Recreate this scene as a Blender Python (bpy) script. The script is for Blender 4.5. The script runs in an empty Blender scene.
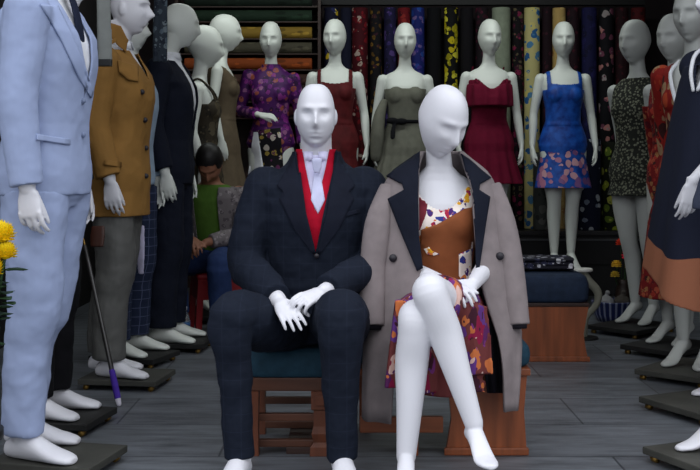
import bpy, bmesh, math, random
from mathutils import Vector, Matrix, Euler
from mathutils.bvhtree import BVHTree

random.seed(7)
PI = math.pi
FOC = 1050.0            # focal length in pixels of the 700x470 frame
HZ = 165.0              # image row of the horizon
EYE = 1.0               # camera height
sc = bpy.context.scene
COL = sc.collection
V = Vector


def P(px, py, Y):
    return V(((px - 350) * Y / FOC, Y, EYE - (py - HZ) * Y / FOC))


# ------------------------------------------------------------------ materials
def lin(c):
    out = []
    for v in c[:3]:
        v = v / 255.0
        out.append(v / 12.92 if v <= 0.04045 else ((v + 0.055) / 1.055) ** 2.4)
    return (*out, 1.0)


class Nodes:
    def __init__(s, name):
        s.m = bpy.data.materials.new(name)
        s.m.use_nodes = True
        s.t = s.m.node_tree
        s.b = s.t.nodes['Principled BSDF']
        s.tc = s.t.nodes.new('ShaderNodeTexCoord')

    def n(s, typ, **kw):
        nd = s.t.nodes.new('ShaderNode' + typ)
        for k, v in kw.items():
            if hasattr(nd, k):
                setattr(nd, k, v)
            else:
                nd.inputs[k].default_value = v
        return nd

    def l(s, a, b):
        s.t.links.new(a, b)

    def math(s, op, a, b=None):
        nd = s.n('Math', operation=op)
        for i, v in enumerate((a, b)):
            if v is None:
                continue
            if isinstance(v, (int, float)):
                nd.inputs[i].default_value = v
            else:
                s.l(v, nd.inputs[i])
        return nd.outputs[0]

    def mix(s, fac, a, b):
        nd = s.n('Mix', data_type='RGBA')
        for sock, v in ((nd.inputs[0], fac), (nd.inputs[6], a), (nd.inputs[7], b)):
            if isinstance(v, (int, float, tuple)):
                sock.default_value = v
            else:
                s.l(v, sock)
        return nd.outputs[2]

    def ramp(s, fac, stops, const=True):
        nd = s.n('ValToRGB')
        cr = nd.color_ramp
        cr.interpolation = 'CONSTANT' if const else 'LINEAR'
        while len(cr.elements) < len(stops):
            cr.elements.new(0.5)
        for e, (p, c) in zip(cr.elements, stops):
            e.position = p
            e.color = c
        s.l(fac, nd.inputs[0])
        return nd.outputs[0]

    def coords(s, scale=(1, 1, 1), warp=0.0, ws=6.0):
        mp = s.n('Mapping')
        mp.inputs['Scale'].default_value = scale
        s.l(s.tc.outputs['Object'], mp.inputs[0])
        if not warp:
            return mp.outputs[0]
        nz = s.n('TexNoise', Scale=ws, Detail=2.0)
        s.l(mp.outputs[0], nz.inputs['Vector'])
        ad = s.n('VectorMath', operation='MULTIPLY_ADD')
        s.l(nz.outputs['Color'], ad.inputs[0])
        ad.inputs[1].default_value = (warp,) * 3
        s.l(mp.outputs[0], ad.inputs[2])
        return ad.outputs[0]

    def done(s, col, rough, bump=0.0, bs=14.0, spec=0.3, fine=0.0):
        if isinstance(col, tuple):
            s.b.inputs['Base Color'].default_value = col
        else:
            s.l(col, s.b.inputs['Base Color'])
        s.b.inputs['Roughness'].default_value = rough
        s.b.inputs['Specular IOR Level'].default_value = spec
        if bump:
            nz = s.n('TexNoise', Scale=bs, Detail=3.0)
            s.l(s.coords((1, 1, .55)), nz.inputs['Vector'])
            bp = s.n('Bump', Strength=bump, Distance=0.02)
            s.l(nz.outputs[0], bp.inputs['Height'])
            s.l(bp.outputs[0], s.b.inputs['Normal'])
        return s.m


def plain(name, rgb, rough=.7, var=.12, vs=9, bump=0.0, bs=14, spec=.3, metal=0):
    s = Nodes(name)
    nz = s.n('TexNoise', Scale=vs, Detail=4.0)
    s.l(s.coords(), nz.inputs['Vector'])
    c = lin(rgb)
    lo = tuple(x * (1 - var) for x in c[:3]) + (1,)
    hi = tuple(min(1, x * (1 + var)) for x in c[:3]) + (1,)
    col = s.ramp(nz.outputs[0], [(.3, lo), (.7, hi)], False)
    s.b.inputs['Metallic'].default_value = metal
    return s.done(col, rough, bump, bs, spec)


def cloth(name, rgb, bump=.5, bs=11, rough=.85, var=.1):
    return plain(name, rgb, rough, var, 22, bump, bs, .15)


def plaid(name, rgb, line, step=.05, w=.06, fac=.5, bump=.5):
    s = Nodes(name)
    sep = s.n('SeparateXYZ')
    s.l(s.coords((1 / step,) * 3), sep.inputs[0])
    lines = None
    for ax in (0, 2):
        fr = s.math('FRACT', sep.outputs[ax])
        lt = s.math('LESS_THAN', fr, w)
        lines = lt if lines is None else s.math('MAXIMUM', lines, lt)
    col = s.mix(s.math('MULTIPLY', lines, fac), lin(rgb), lin(line))
    return s.done(col, .85, bump, 11, .15)


def floral(name, base, palette, scale=14, thr=.42, warp=.35, scl=(1, 1, 1), bump=.3, rough=.8):
    """scattered petals of the palette's colours on a ground colour"""
    s = Nodes(name)
    co = s.coords(scl, warp / scale * 2.2, scale * .8)
    vo = s.n('TexVoronoi', Scale=scale)
    s.l(co, vo.inputs['Vector'])
    mask = s.math('LESS_THAN', vo.outputs['Distance'], thr)
    sep = s.n('SeparateColor')
    s.l(vo.outputs['Color'], sep.inputs[0])
    n = len(palette)
    pet = s.ramp(sep.outputs[0], [(i / n, lin(c)) for i, c in enumerate(palette)])
    v2 = s.n('TexVoronoi', Scale=scale * 2.3)
    s.l(co, v2.inputs['Vector'])
    sp2 = s.n('SeparateColor')
    s.l(v2.outputs['Color'], sp2.inputs[0])
    pet2 = s.ramp(sp2.outputs[1], [(i / n, lin(c)) for i, c in enumerate(palette[::-1])])
    m2 = s.math('MULTIPLY', mask, s.math('LESS_THAN', v2.outputs['Distance'], .3))
    col = s.mix(mask, lin(base), pet)
    col = s.mix(m2, col, pet2)
    return s.done(col, rough, bump, 11, .2)


def wood(name, rgb, rough=.45, axis=0, spec=.4):
    s = Nodes(name)
    sc_ = [18, 18, 18]
    sc_[axis] = 1.6
    nz = s.n('TexNoise', Scale=1.6, Detail=6.0)
    s.l(s.coords(tuple(sc_)), nz.inputs['Vector'])
    c = lin(rgb)
    col = s.ramp(nz.outputs[0], [(.3, tuple(x * .6 for x in c[:3]) + (1,)), (.7, tuple(min(1, x * 1.25) for x in c[:3]) + (1,))], False)
    return s.done(col, rough, 0, 1, spec)


# ------------------------------------------------------------------ objects
def link(o, parent=None):
    COL.objects.link(o)
    if parent:
        o.parent = parent
    return o


def obj(name, me, mat=None, parent=None, smooth=True):
    o = bpy.data.objects.new(name, me)
    if mat is not None:
        me.materials.clear()
        me.materials.append(mat)
    if smooth:
        me.polygons.foreach_set('use_smooth', [True] * len(me.polygons))
    return link(o, parent)


def tag(o, label, cat, group=None):
    o['label'] = label
    o['category'] = cat
    if group:
        o['group'] = group
    return o


def thing(name, label, cat, loc=(0, 0, 0), rz=0.0, group=None):
    o = bpy.data.objects.new(name, None)
    o.empty_display_size = .1
    o.location = loc
    o.rotation_euler = (0, 0, rz)
    link(o)
    return tag(o, label, cat, group)


def to_mesh(bm, name='m'):
    me = bpy.data.meshes.new(name)
    bmesh.ops.recalc_face_normals(bm, faces=bm.faces)
    bm.to_mesh(me)
    bm.free()
    return me


def struct(name, bm, mat):
    o = obj(name, to_mesh(bm), mat, None, False)
    o['kind'] = 'structure'
    return o


def add_box(bm, c, s, rot=None, bev=0.0):
    r = bmesh.ops.create_cube(bm, size=1.0)
    vs = r['verts']
    bmesh.ops.scale(bm, vec=s, verts=vs)
    if bev:
        es = list({e for v in vs for e in v.link_edges})
        rb = bmesh.ops.bevel(bm, geom=es, offset=bev, segments=2, profile=.6, affect='EDGES')
        vs = list({v for f in rb['faces'] for v in f.verts} | {v for v in vs if v.is_valid})
        seen = set(vs)
        st = list(vs)
        while st:
            v = st.pop()
            for e in v.link_edges:
                w = e.other_vert(v)
                if w not in seen:
                    seen.add(w)
                    st.append(w)
        vs = list(seen)
    if rot is not None:
        bmesh.ops.rotate(bm, cent=(0, 0, 0), matrix=rot, verts=vs)
    bmesh.ops.translate(bm, vec=c, verts=vs)


def box_mesh(c, s, rot=None, bev=.004):
    bm = bmesh.new()
    add_box(bm, c, s, rot, bev)
    return to_mesh(bm)


def catmull(pts, rads, sub):
    if len(pts) < 3 or sub < 2:
        return list(pts), list(rads)
    op, orr = [], []
    n = len(pts)
    for i in range(n - 1):
        p0, p1, p2, p3 = pts[max(i - 1, 0)], pts[i], pts[i + 1], pts[min(i + 2, n - 1)]
        r0, r1, r2, r3 = rads[max(i - 1, 0)], rads[i], rads[i + 1], rads[min(i + 2, n - 1)]
        for k in range(sub):
            t = k / sub
            f = lambda a, b, c, d: .5 * ((2 * b) + (c - a) * t + (2 * a - 5 * b + 4 * c - d) * t * t + (3 * b - a - 3 * c + d) * t ** 3)
            op.append(f(p0, p1, p2, p3))
            orr.append(f(r0, r1, r2, r3))
    op.append(pts[-1])
    orr.append(rads[-1])
    return op, orr


class Solid:
    """collects closed lofts; build() fuses them into one continuous skin"""

    def __init__(s):
        s.bm = bmesh.new()

    def loft(s, rings):
        bm = s.bm
        vr = [[bm.verts.new(p) for p in r] for r in rings]
        n = len(vr[0])
        for a, b in zip(vr, vr[1:]):
            for i in range(n):
                j = (i + 1) % n
                bm.faces.new((a[i], a[j], b[j], b[i]))
        bm.faces.new(vr[0][::-1])
        bm.faces.new(vr[-1])

    def sect(s, secs, n=36, p=2.25):
        rings = []
        for q in secs:
            z, a, b, yc = q[:4]
            xc = q[4] if len(q) > 4 else 0
            r = []
            for i in range(n):
                t = 2 * PI * i / n
                ct, st = math.cos(t), math.sin(t)
                r.append(V((xc + a * math.copysign(abs(ct) ** (2 / p), ct), yc + b * math.copysign(abs(st) ** (2 / p), st), z)))
            rings.append(r)
        s.loft(rings)

    def tube(s, pts, rads, n=16, sub=4, caps=True, side=None, flat=1.0):
        pts, rads = catmull([V(p) for p in pts], list(rads), sub)
        T = [(pts[min(i + 1, len(pts) - 1)] - pts[max(i - 1, 0)]).normalized() for i in range(len(pts))]
        if caps:
            t0, t1 = T[0], T[-1]
            p0, p1, r0, r1 = pts[0], pts[-1], rads[0], rads[-1]
            pts = [p0 - t0 * r0 * .95, p0 - t0 * r0 * .6] + pts + [p1 + t1 * r1 * .6, p1 + t1 * r1 * .95]
            rads = [r0 * .3, r0 * .8] + rads + [r1 * .8, r1 * .3]
            T = [t0, t0] + T + [t1, t1]
        u = V(side) if side is not None else T[0].orthogonal()
        rings = []
        for p, r, t in zip(pts, rads, T):
            u = (u - t * u.dot(t))
            u = u.normalized() if u.length > 1e-6 else t.orthogonal().normalized()
            w = t.cross(u)
            rings.append([p + u * (r * math.cos(2 * PI * i / n)) + w * (r * flat * math.sin(2 * PI * i / n)) for i in range(n)])
        s.loft(rings)

    def ell(s, c, r, rot=None, n=20):
        M = Matrix.Translation(c) @ ((rot or Matrix.Identity(3)).to_4x4()) @ Matrix.Diagonal((*r, 1))
        bmesh.ops.create_uvsphere(s.bm, u_segments=n, v_segments=n * 2 // 3, radius=1, matrix=M)

    def build(s, vox=.006, sm=4, fit=None, fac=.5):
        me = to_mesh(s.bm)
        o = bpy.data.objects.new('t', me)
        COL.objects.link(o)
        md = o.modifiers.new('r', 'REMESH')
        md.mode = 'VOXEL'
        md.voxel_size = vox
        if sm:
            q = o.modifiers.new('s', 'SMOOTH')
            q.factor = fac
            q.iterations = sm
        dg = bpy.context.evaluated_depsgraph_get()
        out = bpy.data.meshes.new_from_object(o.evaluated_get(dg))
        bpy.data.objects.remove(o)
        bpy.data.meshes.remove(me)
        if fit is not None:
            out.transform(fit)
        return out


def rumple(o, strength=.012, size=.09, seed=0):
    """soft creases in a garment"""
    tx = bpy.data.textures.get('creases%g' % size)
    if tx is None:
        tx = bpy.data.textures.new('creases%g' % size, 'CLOUDS')
        tx.noise_scale = size
        tx.noise_depth = 2
    md = o.modifiers.new('creases', 'DISPLACE')
    md.texture = tx
    md.texture_coords = 'LOCAL'
    md.strength = strength
    md.mid_level = .5
    return o


def carve(me, pred, planes=()):
    """cut along planes and drop the faces pred() picks"""
    bm = bmesh.new()
    bm.from_mesh(me)
    for co, no in planes:
        bmesh.ops.bisect_plane(bm, geom=bm.verts[:] + bm.edges[:] + bm.faces[:], plane_co=co, plane_no=no)
    kill = [f for f in bm.faces if pred(f.calc_center_median())]
    bmesh.ops.delete(bm, geom=kill, context='FACES')
    bm.to_mesh(me)
    bm.free()
    return me


def bvh_of(*mes):
    bm = bmesh.new()
    for me in mes:
        bm.from_mesh(me)
    t = BVHTree.FromBMesh(bm)
    bm.free()
    return t


def patch(name, poly, ray, bvh, mat, parent, off=.003, thick=.004, cuts=3):
    """a piece of cloth cut to a 2D outline and laid on the surface the rays meet"""
    bm = bmesh.new()
    f = bm.faces.new([bm.verts.new((u, v, 0)) for u, v in poly])
    bmesh.ops.triangulate(bm, faces=[f])
    for _ in range(cuts):
        bmesh.ops.subdivide_edges(bm, edges=bm.edges[:], cuts=1, use_grid_fill=True)
    bmesh.ops.triangulate(bm, faces=bm.faces[:])
    hits, miss = [], []
    for v in bm.verts:
        o, d = ray(v.co.x, v.co.y)
        d = d.normalized()
        h = bvh.ray_cast(o, d)
        (hits if h[0] is not None else miss).append((v, o, d, h[3], v.co.copy()))
    if not hits:
        bm.free()
        return None
    ds = sorted(h[3] for h in hits)
    med = ds[len(ds) // 2]
    good = [h for h in hits if abs(h[3] - med) < .22]
    bad = [h for h in hits if abs(h[3] - med) >= .22] + miss
    for v, o, d, t, uv in good:
        v.co = o + d * (t - off)
    for v, o, d, t, uv in bad:
        q = min(good, key=lambda g: (g[4] - uv).length)
        v.co = o + d * (q[3] - off)
    o = obj(name, to_mesh(bm), mat, parent)
    md = o.modifiers.new('thick', 'SOLIDIFY')
    md.thickness = thick
    md.offset = 0
    return o


# ------------------------------------------------------------------ figure pieces
def head(S, c, R, kind='male', k=1.0):
    """a bald mannequin head with a face, as a closed displaced ellipsoid"""
    nu, nv = 72, 54
    male = kind == 'male'
    A, B, C = (.074, .097, .121) if male else (.073, .106, .122)
    g = lambda x, z, x0, z0, sx, sz: math.exp(-((x - x0) / sx) ** 2 - ((z - z0) / sz) ** 2)
    rings = []
    for j in range(1, nv):
        ph = PI * j / nv
        r = []
        for i in range(nu):
            th = 2 * PI * i / nu
            dx, dy, dz = math.sin(ph) * math.sin(th), -math.sin(ph) * math.cos(th), math.cos(ph)
            ful = math.sin(ph) ** (((-.30 if dz > 0 else -.22) if male else (-.20 if dz > 0 else -.02)))
            x, y, z = A * dx * ful, B * dy * ful, C * dz
            t = max(0, -dz)
            if male:
                x *= 1 + .03 * math.exp(-((dz + .45) / .3) ** 2) - .19 * t ** 2.2
                if dy > 0:
                    y *= 1 - .45 * t
                else:
                    y *= 1 - .10 * max(0, dz) - .02 * t
                    y = y * (1 - .06 * math.exp(-(dx / .4) ** 2))
            else:
                x *= 1 - .30 * t ** 1.7
                y *= (1 - .72 * t) if dy > 0 else (1 - .03 * t)
            if dy < 0:
                w = min(1, -dy * 3)
                nose = .026 * g(x, z, 0, -.032, .012, .018) + .014 * g(x, z, 0, -.005, .009, .022)
                brow = .008 * (g(x, z, .03, .030, .026, .010) + g(x, z, -.03, .030, .026, .010))
                eye = -.016 * (g(x, z, .032, .006, .017, .014) + g(x, z, -.032, .006, .017, .014))
                ball = .006 * (g(x, z, .032, .004, .011, .006) + g(x, z, -.032, .004, .011, .006))
                lip = .009 * g(x, z, 0, -.063, .020, .005) + .009 * g(x, z, 0, -.076, .017, .006) - .004 * g(x, z, 0, -.0695, .026, .003)
                under = -.005 * g(x, z, 0, -.088, .02, .006)
                chin = .010 * g(x, z, 0, -.106, .022, .014)
                cheek = .004 * (g(x, z, .045, -.025, .02, .02) + g(x, z, -.045, -.025, .02, .02))
                y -= w * ((1.3 if male else .95) * (nose + brow + eye + lip + under) + ball + chin + cheek)
            r.append(V(c) + R @ (V((x, y, z)) * k))
        rings.append(r)
    S.loft(rings)
    if male:
        for sx in (-1, 1):
            S.ell(V(c) + R @ V((sx * .074 * k, .014 * k, -.006 * k)), (.009 * k, .018 * k, .031 * k), R @ Matrix.Rotation(sx * .25, 3, 'Z'), 14)


def hand(S, W, d, palm, thumb, k=1.0, curl=(.25, .35, .3), spread=1.0, tcurl=.2, tsp=.55):
    W = V(W)
    d = V(d).normalized()
    palm = V(palm)
    palm = (palm - d * palm.dot(d)).normalized()
    th = V(thumb)
    s = (th - d * th.dot(d) - palm * th.dot(palm)).normalized()
    rings = []
    n = 16
    for t, w, h, lift in ((-.02, .024, .02, 0), (.01, .027, .019, 0), (.04, .037, .016, .001), (.07, .041, .014, .002), (.094, .038, .010, .002), (.10, .03, .006, .003)):
        c = W + d * (t * k) + palm * (lift * k)
        rings.append([c + s * (w * k * math.cos(2 * PI * i / n)) + palm * (h * k * math.sin(2 * PI * i / n)) for i in range(n)])
    S.loft(rings)
    L = (.078, .086, .080, .062)
    for i in range(4):
        o = (1.5 - i) * .0215
        p = W + d * ((.088 - .004 * abs(i - 1)) * k) + s * (o * k)
        dr = (d + s * (o * 3.2 * spread)).normalized()
        pts, rad = [p], [.0092 * k]
        ang = 0.0
        for seg, (f, c) in enumerate(zip((.46, .30, .24), curl)):
            ang += c * (1 + .12 * i)
            dd = dr * math.cos(ang) + palm * math.sin(ang)
            p = p + dd * (L[i] * f * k)
            pts.append(p)
            rad.append((.0085, .0076, .0062)[seg] * k)
        S.tube(pts, rad, 10, 3)
    p = W + d * (.022 * k) + s * (.022 * k)
    dr = (d * .78 + s * tsp + palm * .28).normalized()
    pts, rad = [p], [.014 * k]
    for seg, f in enumerate((.045, .034, .026)):
        p = p + dr * (f * k)
        pts.append(p)
        rad.append((.0115, .0095, .007)[seg] * k)
        dr = (dr + d * tcurl + palm * tcurl * .5).normalized()
    S.tube(pts, rad, 10, 3)


def foot(S, O, h, up, kind='male', k=1.0):
    O, h, up = V(O), V(h).normalized(), V(up)
    up = (up - h * up.dot(h)).normalized()
    s = h.cross(up)
    if kind == 'male':
        R = ((-.066, .014, .016, .030), (-.058, .026, .028, .034), (-.03, .033, .040, .042), (.01, .036, .052, .052), (.05, .038, .044, .043), (.09, .043, .032, .032),
             (.125, .047, .024, .024), (.16, .046, .019, .019), (.185, .038, .015, .015), (.20, .022, .010, .012))
    else:
        R = ((-.052, .012, .014, .085), (-.042, .022, .026, .086), (-.015, .027, .036, .092), (.015, .029, .036, .082), (.045, .030, .029, .062), (.075, .034, .021, .038),
             (.10, .037, .016, .021), (.125, .036, .013, .015), (.15, .028, .011, .012), (.168, .013, .008, .010))
    n = 18
    rings = []
    for t, w, hh, z in R:
        c = O + h * (t * k) + up * (z * k)
        rings.append([c + s * (w * k * math.cos(2 * PI * i / n)) + up * (hh * k * math.sin(2 * PI * i / n)) for i in range(n)])
    S.loft(rings)


MT = [(.845, .10, .085, 0), (.87, .155, .11, .008), (.93, .172, .12, .012), (.99, .166, .112, .008), (1.10, .142, .098, 0), (1.20, .148, .106, -.006), (1.32, .168, .122, -.01),
      (1.40, .182, .118, -.002), (1.46, .176, .096, .008), (1.505, .135, .074, .014), (1.535, .088, .062, .014), (1.56, .062, .058, .012), (1.60, .056, .058, .004), (1.68, .054, .057, -.004)]
FT = [(.80, .09, .08, 0), (.82, .145, .10, .008), (.88, .166, .115, .014), (.94, .154, .105, .008), (1.05, .112, .082, 0), (1.14, .114, .086, -.004), (1.23, .132, .096, -.008),
      (1.30, .142, .092, 0), (1.36, .150, .074, .010), (1.395, .126, .056, .014), (1.42, .072, .050, .014), (1.45, .048, .046, .010), (1.50, .042, .044, .002), (1.60, .041, .045, -.008)]


def sec_at(T, z):
    if z <= T[0][0]:
        return T[0]
    for a, b in zip(T, T[1:]):
        if z <= b[0]:
            t = (z - a[0]) / (b[0] - a[0])
            return tuple(p + (q - p) * t for p, q in zip(a, b))
    return T[-1]


def sec_range(T, z0, z1, off, n=14, fn=None):
    out = []
    for i in range(n + 1):
        z = z0 + (z1 - z0) * i / n
        q = sec_at(T, z)
        a, b, y = q[1] + off, q[2] + off, q[3]
        if fn:
            a, b, y = fn(z, a, b, y)
        out.append((z, a, b, y))
    return out


def rot_yp(yaw, pitch, roll=0):
    return (Matrix.Rotation(yaw, 3, 'Z') @ Matrix.Rotation(pitch, 3, 'X') @ Matrix.Rotation(roll, 3, 'Y'))


class Fig:
    """a standing mannequin: reference-size local space facing -Y, scaled by k onto its base"""

    def __init__(s, name, label, cat, loc, rz=0.0, k=1.0, kind='male', base=.05, group=None):
        s.root = thing(name, label, cat, loc, rz, group)
        s.M = Matrix.Translation(loc) @ Matrix.Rotation(rz, 4, 'Z')
        s.Mi = s.M.inverted()
        s.k, s.kind, s.base = k, kind, base
        s.fit = Matrix.Translation((0, 0, base)) @ Matrix.Scale(k, 4)
        s.male = kind == 'male'
        s.T = MT if s.male else FT
        s.hc = V((0, -.018, 1.735)) if s.male else V((0, -.018, 1.628))
        s.arms = {x: s.arm_std(x) for x in (-1, 1)}
        s.legs = {x: s.leg_std(x) for x in (-1, 1)}
        s.head = (0, .03, 0)
        s.skins = []

    def arm_std(s, x):
        if s.male:
            return dict(p=[(x * .188, .005, 1.465), (x * .235, .03, 1.18), (x * .24, -.045, .925)], d=(0, -.12, -1), palm=(-x, 0, 0), th=(0, -1, 0))
        return dict(p=[(x * .160, .008, 1.352), (x * .205, .03, 1.11), (x * .225, -.03, .875)], d=(x * .05, -.1, -1), palm=(-x, .1, 0), th=(0, -1, 0))

    def leg_std(s, x):
        if s.male:
            return dict(p=[(x * .09, 0, .89), (x * .095, -.005, .70), (x * .098, -.012, .50), (x * .10, .012, .36), (x * .10, .02, .075)], o=(x * .10, .02, 0), h=(x * .14, -1, 0))
        return dict(p=[(x * .085, 0, .85), (x * .078, -.01, .66), (x * .066, -.012, .475), (x * .064, .012, .36), (x * .06, .015, .12)], o=(x * .06, .015, 0), h=(x * .12, -1, 0))

    def ray(s, px, py):
        o = s.Mi @ V((0, 0, EYE))
        q = s.Mi @ P(px, py, 1.0)
        return o, (q - o).normalized()

    def front(s, x, z):
        """a ray straight at the chest, in reference units"""
        o = s.fit @ V((x, -2, z))
        return o, V((0, 1, 0))

    def body(s, mat, vox=.005, hands=(-1, 1), head_kind=None, neck=True, name='body'):
        S = Solid()
        S.sect(s.T)
        R = rot_yp(*s.head)
        c = s.hc
        hk = 1.0 if s.male else 1.08
        head(S, c, R, head_kind or ('male' if s.male else 'female'), hk)
        S.tube([(0, .01, s.T[-3][0]), (0, 0, s.T[-2][0]), c + R @ V((0, .018, -.05))], (.058, .055, .055) if s.male else (.046, .042, .044), 20, 3)
        for x in (-1, 1):
            a, l = s.arms[x], s.legs[x]
            p = [V(q) for q in a['p']]
            m1, m2 = p[0].lerp(p[1], .45), p[1].lerp(p[2], .35)
            ra = (.056, .05, .041, .040, .028) if s.male else (.042, .037, .030, .031, .021)
            S.tube([p[0], m1, p[1], m2, p[2]], ra, 16, 3)
            if x in hands:
                hand(S, p[2], a['d'], a['palm'], a['th'], 1.0 if s.male else .9, a.get('curl', (.22, .3, .25)), .6, .3, .18)
            rl = (.094, .082, .058, .056, .040) if s.male else (.082, .074, .050, .049, .029)
            S.tube(l['p'], rl, 18, 3)
            foot(S, l['o'], l['h'], (0, 0, 1), s.kind)
            if not s.male:
                S.ell((x * .060, -.062, 1.235), (.056, .046, .058))
        me = S.build(vox, 3, s.fit)
        return obj(name, me, mat, s.root)

    def torso_solid(s, S, z0, z1, off, fn=None, n=14):
        S.sect(sec_range(s.T, z0, z1, off, n, fn))

    def trousers(s, mat, top=1.02, r=(.106, .102, .092, .090, .084), hem=.085, vox=.007, name='trousers'):
        S = Solid()
        s.torso_solid(S, s.T[0][0] - .01, top, .012)
        for x in (-1, 1):
            p = [V(q) for q in s.legs[x]['p']]
            p[-1] = p[-2].lerp(p[-1], (p[-2].z - hem) / (p[-2].z - p[-1].z))
            S.tube(p, r, 20, 4, caps=False)
        return rumple(obj(name, S.build(vox, 4, s.fit), mat, s.root), .016)

    def sleeve(s, S, x, r, upto=1.0, start=.0):
        p = [V(q) for q in s.arms[x]['p']]
        e = p[1].lerp(p[2], upto)
        st = p[0].lerp(p[1], start)
        S.tube([st, p[0].lerp(p[1], .5), p[1], p[1].lerp(e, .5), e], r, 18, 3, caps=False)
        S.ell(st, (r[0], r[0], r[0]))

    def jacket(s, mat, hem=.86, off=.026, vtop=.07, vz=1.16, sl=(.078, .070, .064, .058, .052), upto=.93, vox=.006, flare=.02, open_gap=0.0, name='jacket', ztop=1.545, pad=.02):
        S = Solid()

        def fn(z, a, b, y):
            if z < 1.15:
                a = max(a, .165 + flare * max(0, (1.15 - z) / .3))
                b = max(b, .118 + flare * .6 * max(0, (1.15 - z) / .3))
            if 1.40 < z < 1.50:
                a += pad
            return a, b, y
        if s.male:
            s.torso_solid(S, hem, ztop, off, fn, 20)
        else:
            s.torso_solid(S, hem, ztop, off, None, 20)
        for x in (-1, 1):
            s.sleeve(S, x, sl, upto)
        me = S.build(vox, 4, None)
        if vz:
            zt = ztop
            def pred(c):
                if c.z > zt - .012:
                    return True
                return c.y < 0.02 and c.z > vz and abs(c.x) < vtop * (c.z - vz) / (zt - vz) + open_gap
            pl = []
            for sg in (-1, 1):
                d = V((sg * vtop, 0, zt - vz))
                no = d.cross(V((0, 1, 0)))
                pl.append(((sg * open_gap, 0, vz), no))
            pl.append(((0, 0, zt - .012), (0, 0, 1)))
            carve(me, pred, pl)
        me.transform(s.fit)
        o = rumple(obj(name, me, mat, s.root), .010)
        md = o.modifiers.new('thick', 'SOLIDIFY')
        md.thickness = .006
        return o

    def shirt(s, mat, off=.010, z0=1.0, ztop=1.56, name='shirt', collar=True, arms=False, sl=(.066, .058, .052, .048, .044)):
        S = Solid()
        s.torso_solid(S, z0, ztop, off, None, 16)
        if arms:
            for x in (-1, 1):
                s.sleeve(S, x, sl, .95)
        o = obj(name, S.build(.006, 3, s.fit), mat, s.root)
        if collar:
            bm = bmesh.new()
            # stand-up band with two folded points, open at the throat
            n = 28
            rows = []
            for (dz, dr) in ((0.0, .006), (.036, .003), (.038, .008), (.0, .017)):
                row = []
                for i in range(n + 1):
                    t = .12 + (2 * PI - .24) * i / n
                    f = 1 - abs(i / n * 2 - 1)
                    dip = -.035 * max(0, 1 - f * 5) if dr > .02 else 0
                    row.append(bm.verts.new(s.fit @ V((math.sin(t) * (.060 + dr), .008 - math.cos(t) * (.060 + dr), 1.545 + dz + dip))))
                rows.append(row)
            for a, b in zip(rows, rows[1:]):
                for i in range(n):
                    bm.faces.new((a[i], a[i + 1], b[i + 1], b[i]))
            c = obj('collar', to_mesh(bm), mat, o)
            md = c.modifiers.new('thick', 'SOLIDIFY')
            md.thickness = .003
        return o

    def stand(s, mat, mat2, size=(.36, .29), off=(0, -.04)):
        """low dark plate on four castors under the feet"""
        o = obj('base_plate', box_mesh((off[0], off[1], .0375), (size[1], size[0], .025), None, .004), mat, s.root, False)
        for sx in (-1, 1):
            for sy in (-1, 1):
                S = Solid()
                cx, cy = off[0] + sx * (size[1] / 2 - .03), off[1] + sy * (size[0] / 2 - .03)
                S.tube([(cx - .012, cy, .0125), (cx + .012, cy, .0125)], (.0122, .0122), 14, 1, caps=False)
                obj('castor', to_mesh(S.bm), mat2, o)
        return o

    def rod(s, mat, x=0.0):
        pass


def skirt_rings(S, secs, n=72, pleats=0, amp=.0, ph=0.0, p=2.1):
    """secs: (z, a, b, yc, ampfactor, xc)"""
    rings = []
    for q in secs:
        z, a, b, yc, af = q[:5]
        xc = q[5] if len(q) > 5 else 0
        r = []
        for i in range(n):
            t = 2 * PI * i / n
            m = 1 + amp * af * math.sin(pleats * t + ph) + amp * .5 * af * math.sin((pleats * .5 + 1) // 1 * t + ph * 2)
            ct, st = math.cos(t), math.sin(t)
            r.append(V((xc + a * m * math.copysign(abs(ct) ** (2 / p), ct), yc + b * m * math.copysign(abs(st) ** (2 / p), st), z)))
        rings.append(r)
    S.loft(rings)


def dress(fig, mat, ztop, hem, hemw, neck=None, arm_cut=True, straps=None, pleats=14, amp=.03, off=.012, waist=1.05, sleeves=None, vox=.006, name='dress', hemb=None, fitted=False):
    S = Solid()
    fig.torso_solid(S, waist - .03, ztop, off, None, 14)
    for x in (-1, 1):
        S.ell((x * .060, -.062, 1.235), (.056 + off, .046 + off, .058 + off))
    q = sec_at(FT, waist)
    hb = hemb or hemw * .8
    secs = [(hem, hemw, hb, 0, 1)]
    for i in range(1, 9):
        z = hem + (waist - hem) * i / 8
        b = sec_at(FT, max(z, .80)) if z > .83 else (0, .165, .115, .012)
        t = (waist - z) / max(.001, waist - hem)
        u = t if not fitted else t * t
        a_ = q[1] + (hemw - q[1]) * u
        b_ = q[2] + (hb - q[2]) * u
        secs.append((z, max(a_, b[1]) + off if z > .83 else max(a_, .14), max(b_, b[2]) + off if z > .83 else max(b_, .11), .006, t))
    skirt_rings(S, secs, 84, pleats, amp)
    if sleeves:
        for x in (-1, 1):
            fig.sleeve(S, x, sleeves, .93)
    if straps:
        for x in (-1, 1):
            a, b = straps, straps + .006
            S.tube([(x * a, -.105, ztop - .03), (x * b, -.075, 1.345), (x * b, .01, 1.425), (x * b, .075, 1.36), (x * a, .09, ztop - .03)], (.0085,) * 5, 8, 4)
    me = S.build(vox, 3, None)
    if neck:
        carve(me, neck)
    me.transform(fig.fit)
    o = obj(name, me, mat, fig.root)
    if neck:
        md = o.modifiers.new('thick', 'SOLIDIFY')
        md.thickness = .003
    return o

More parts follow.
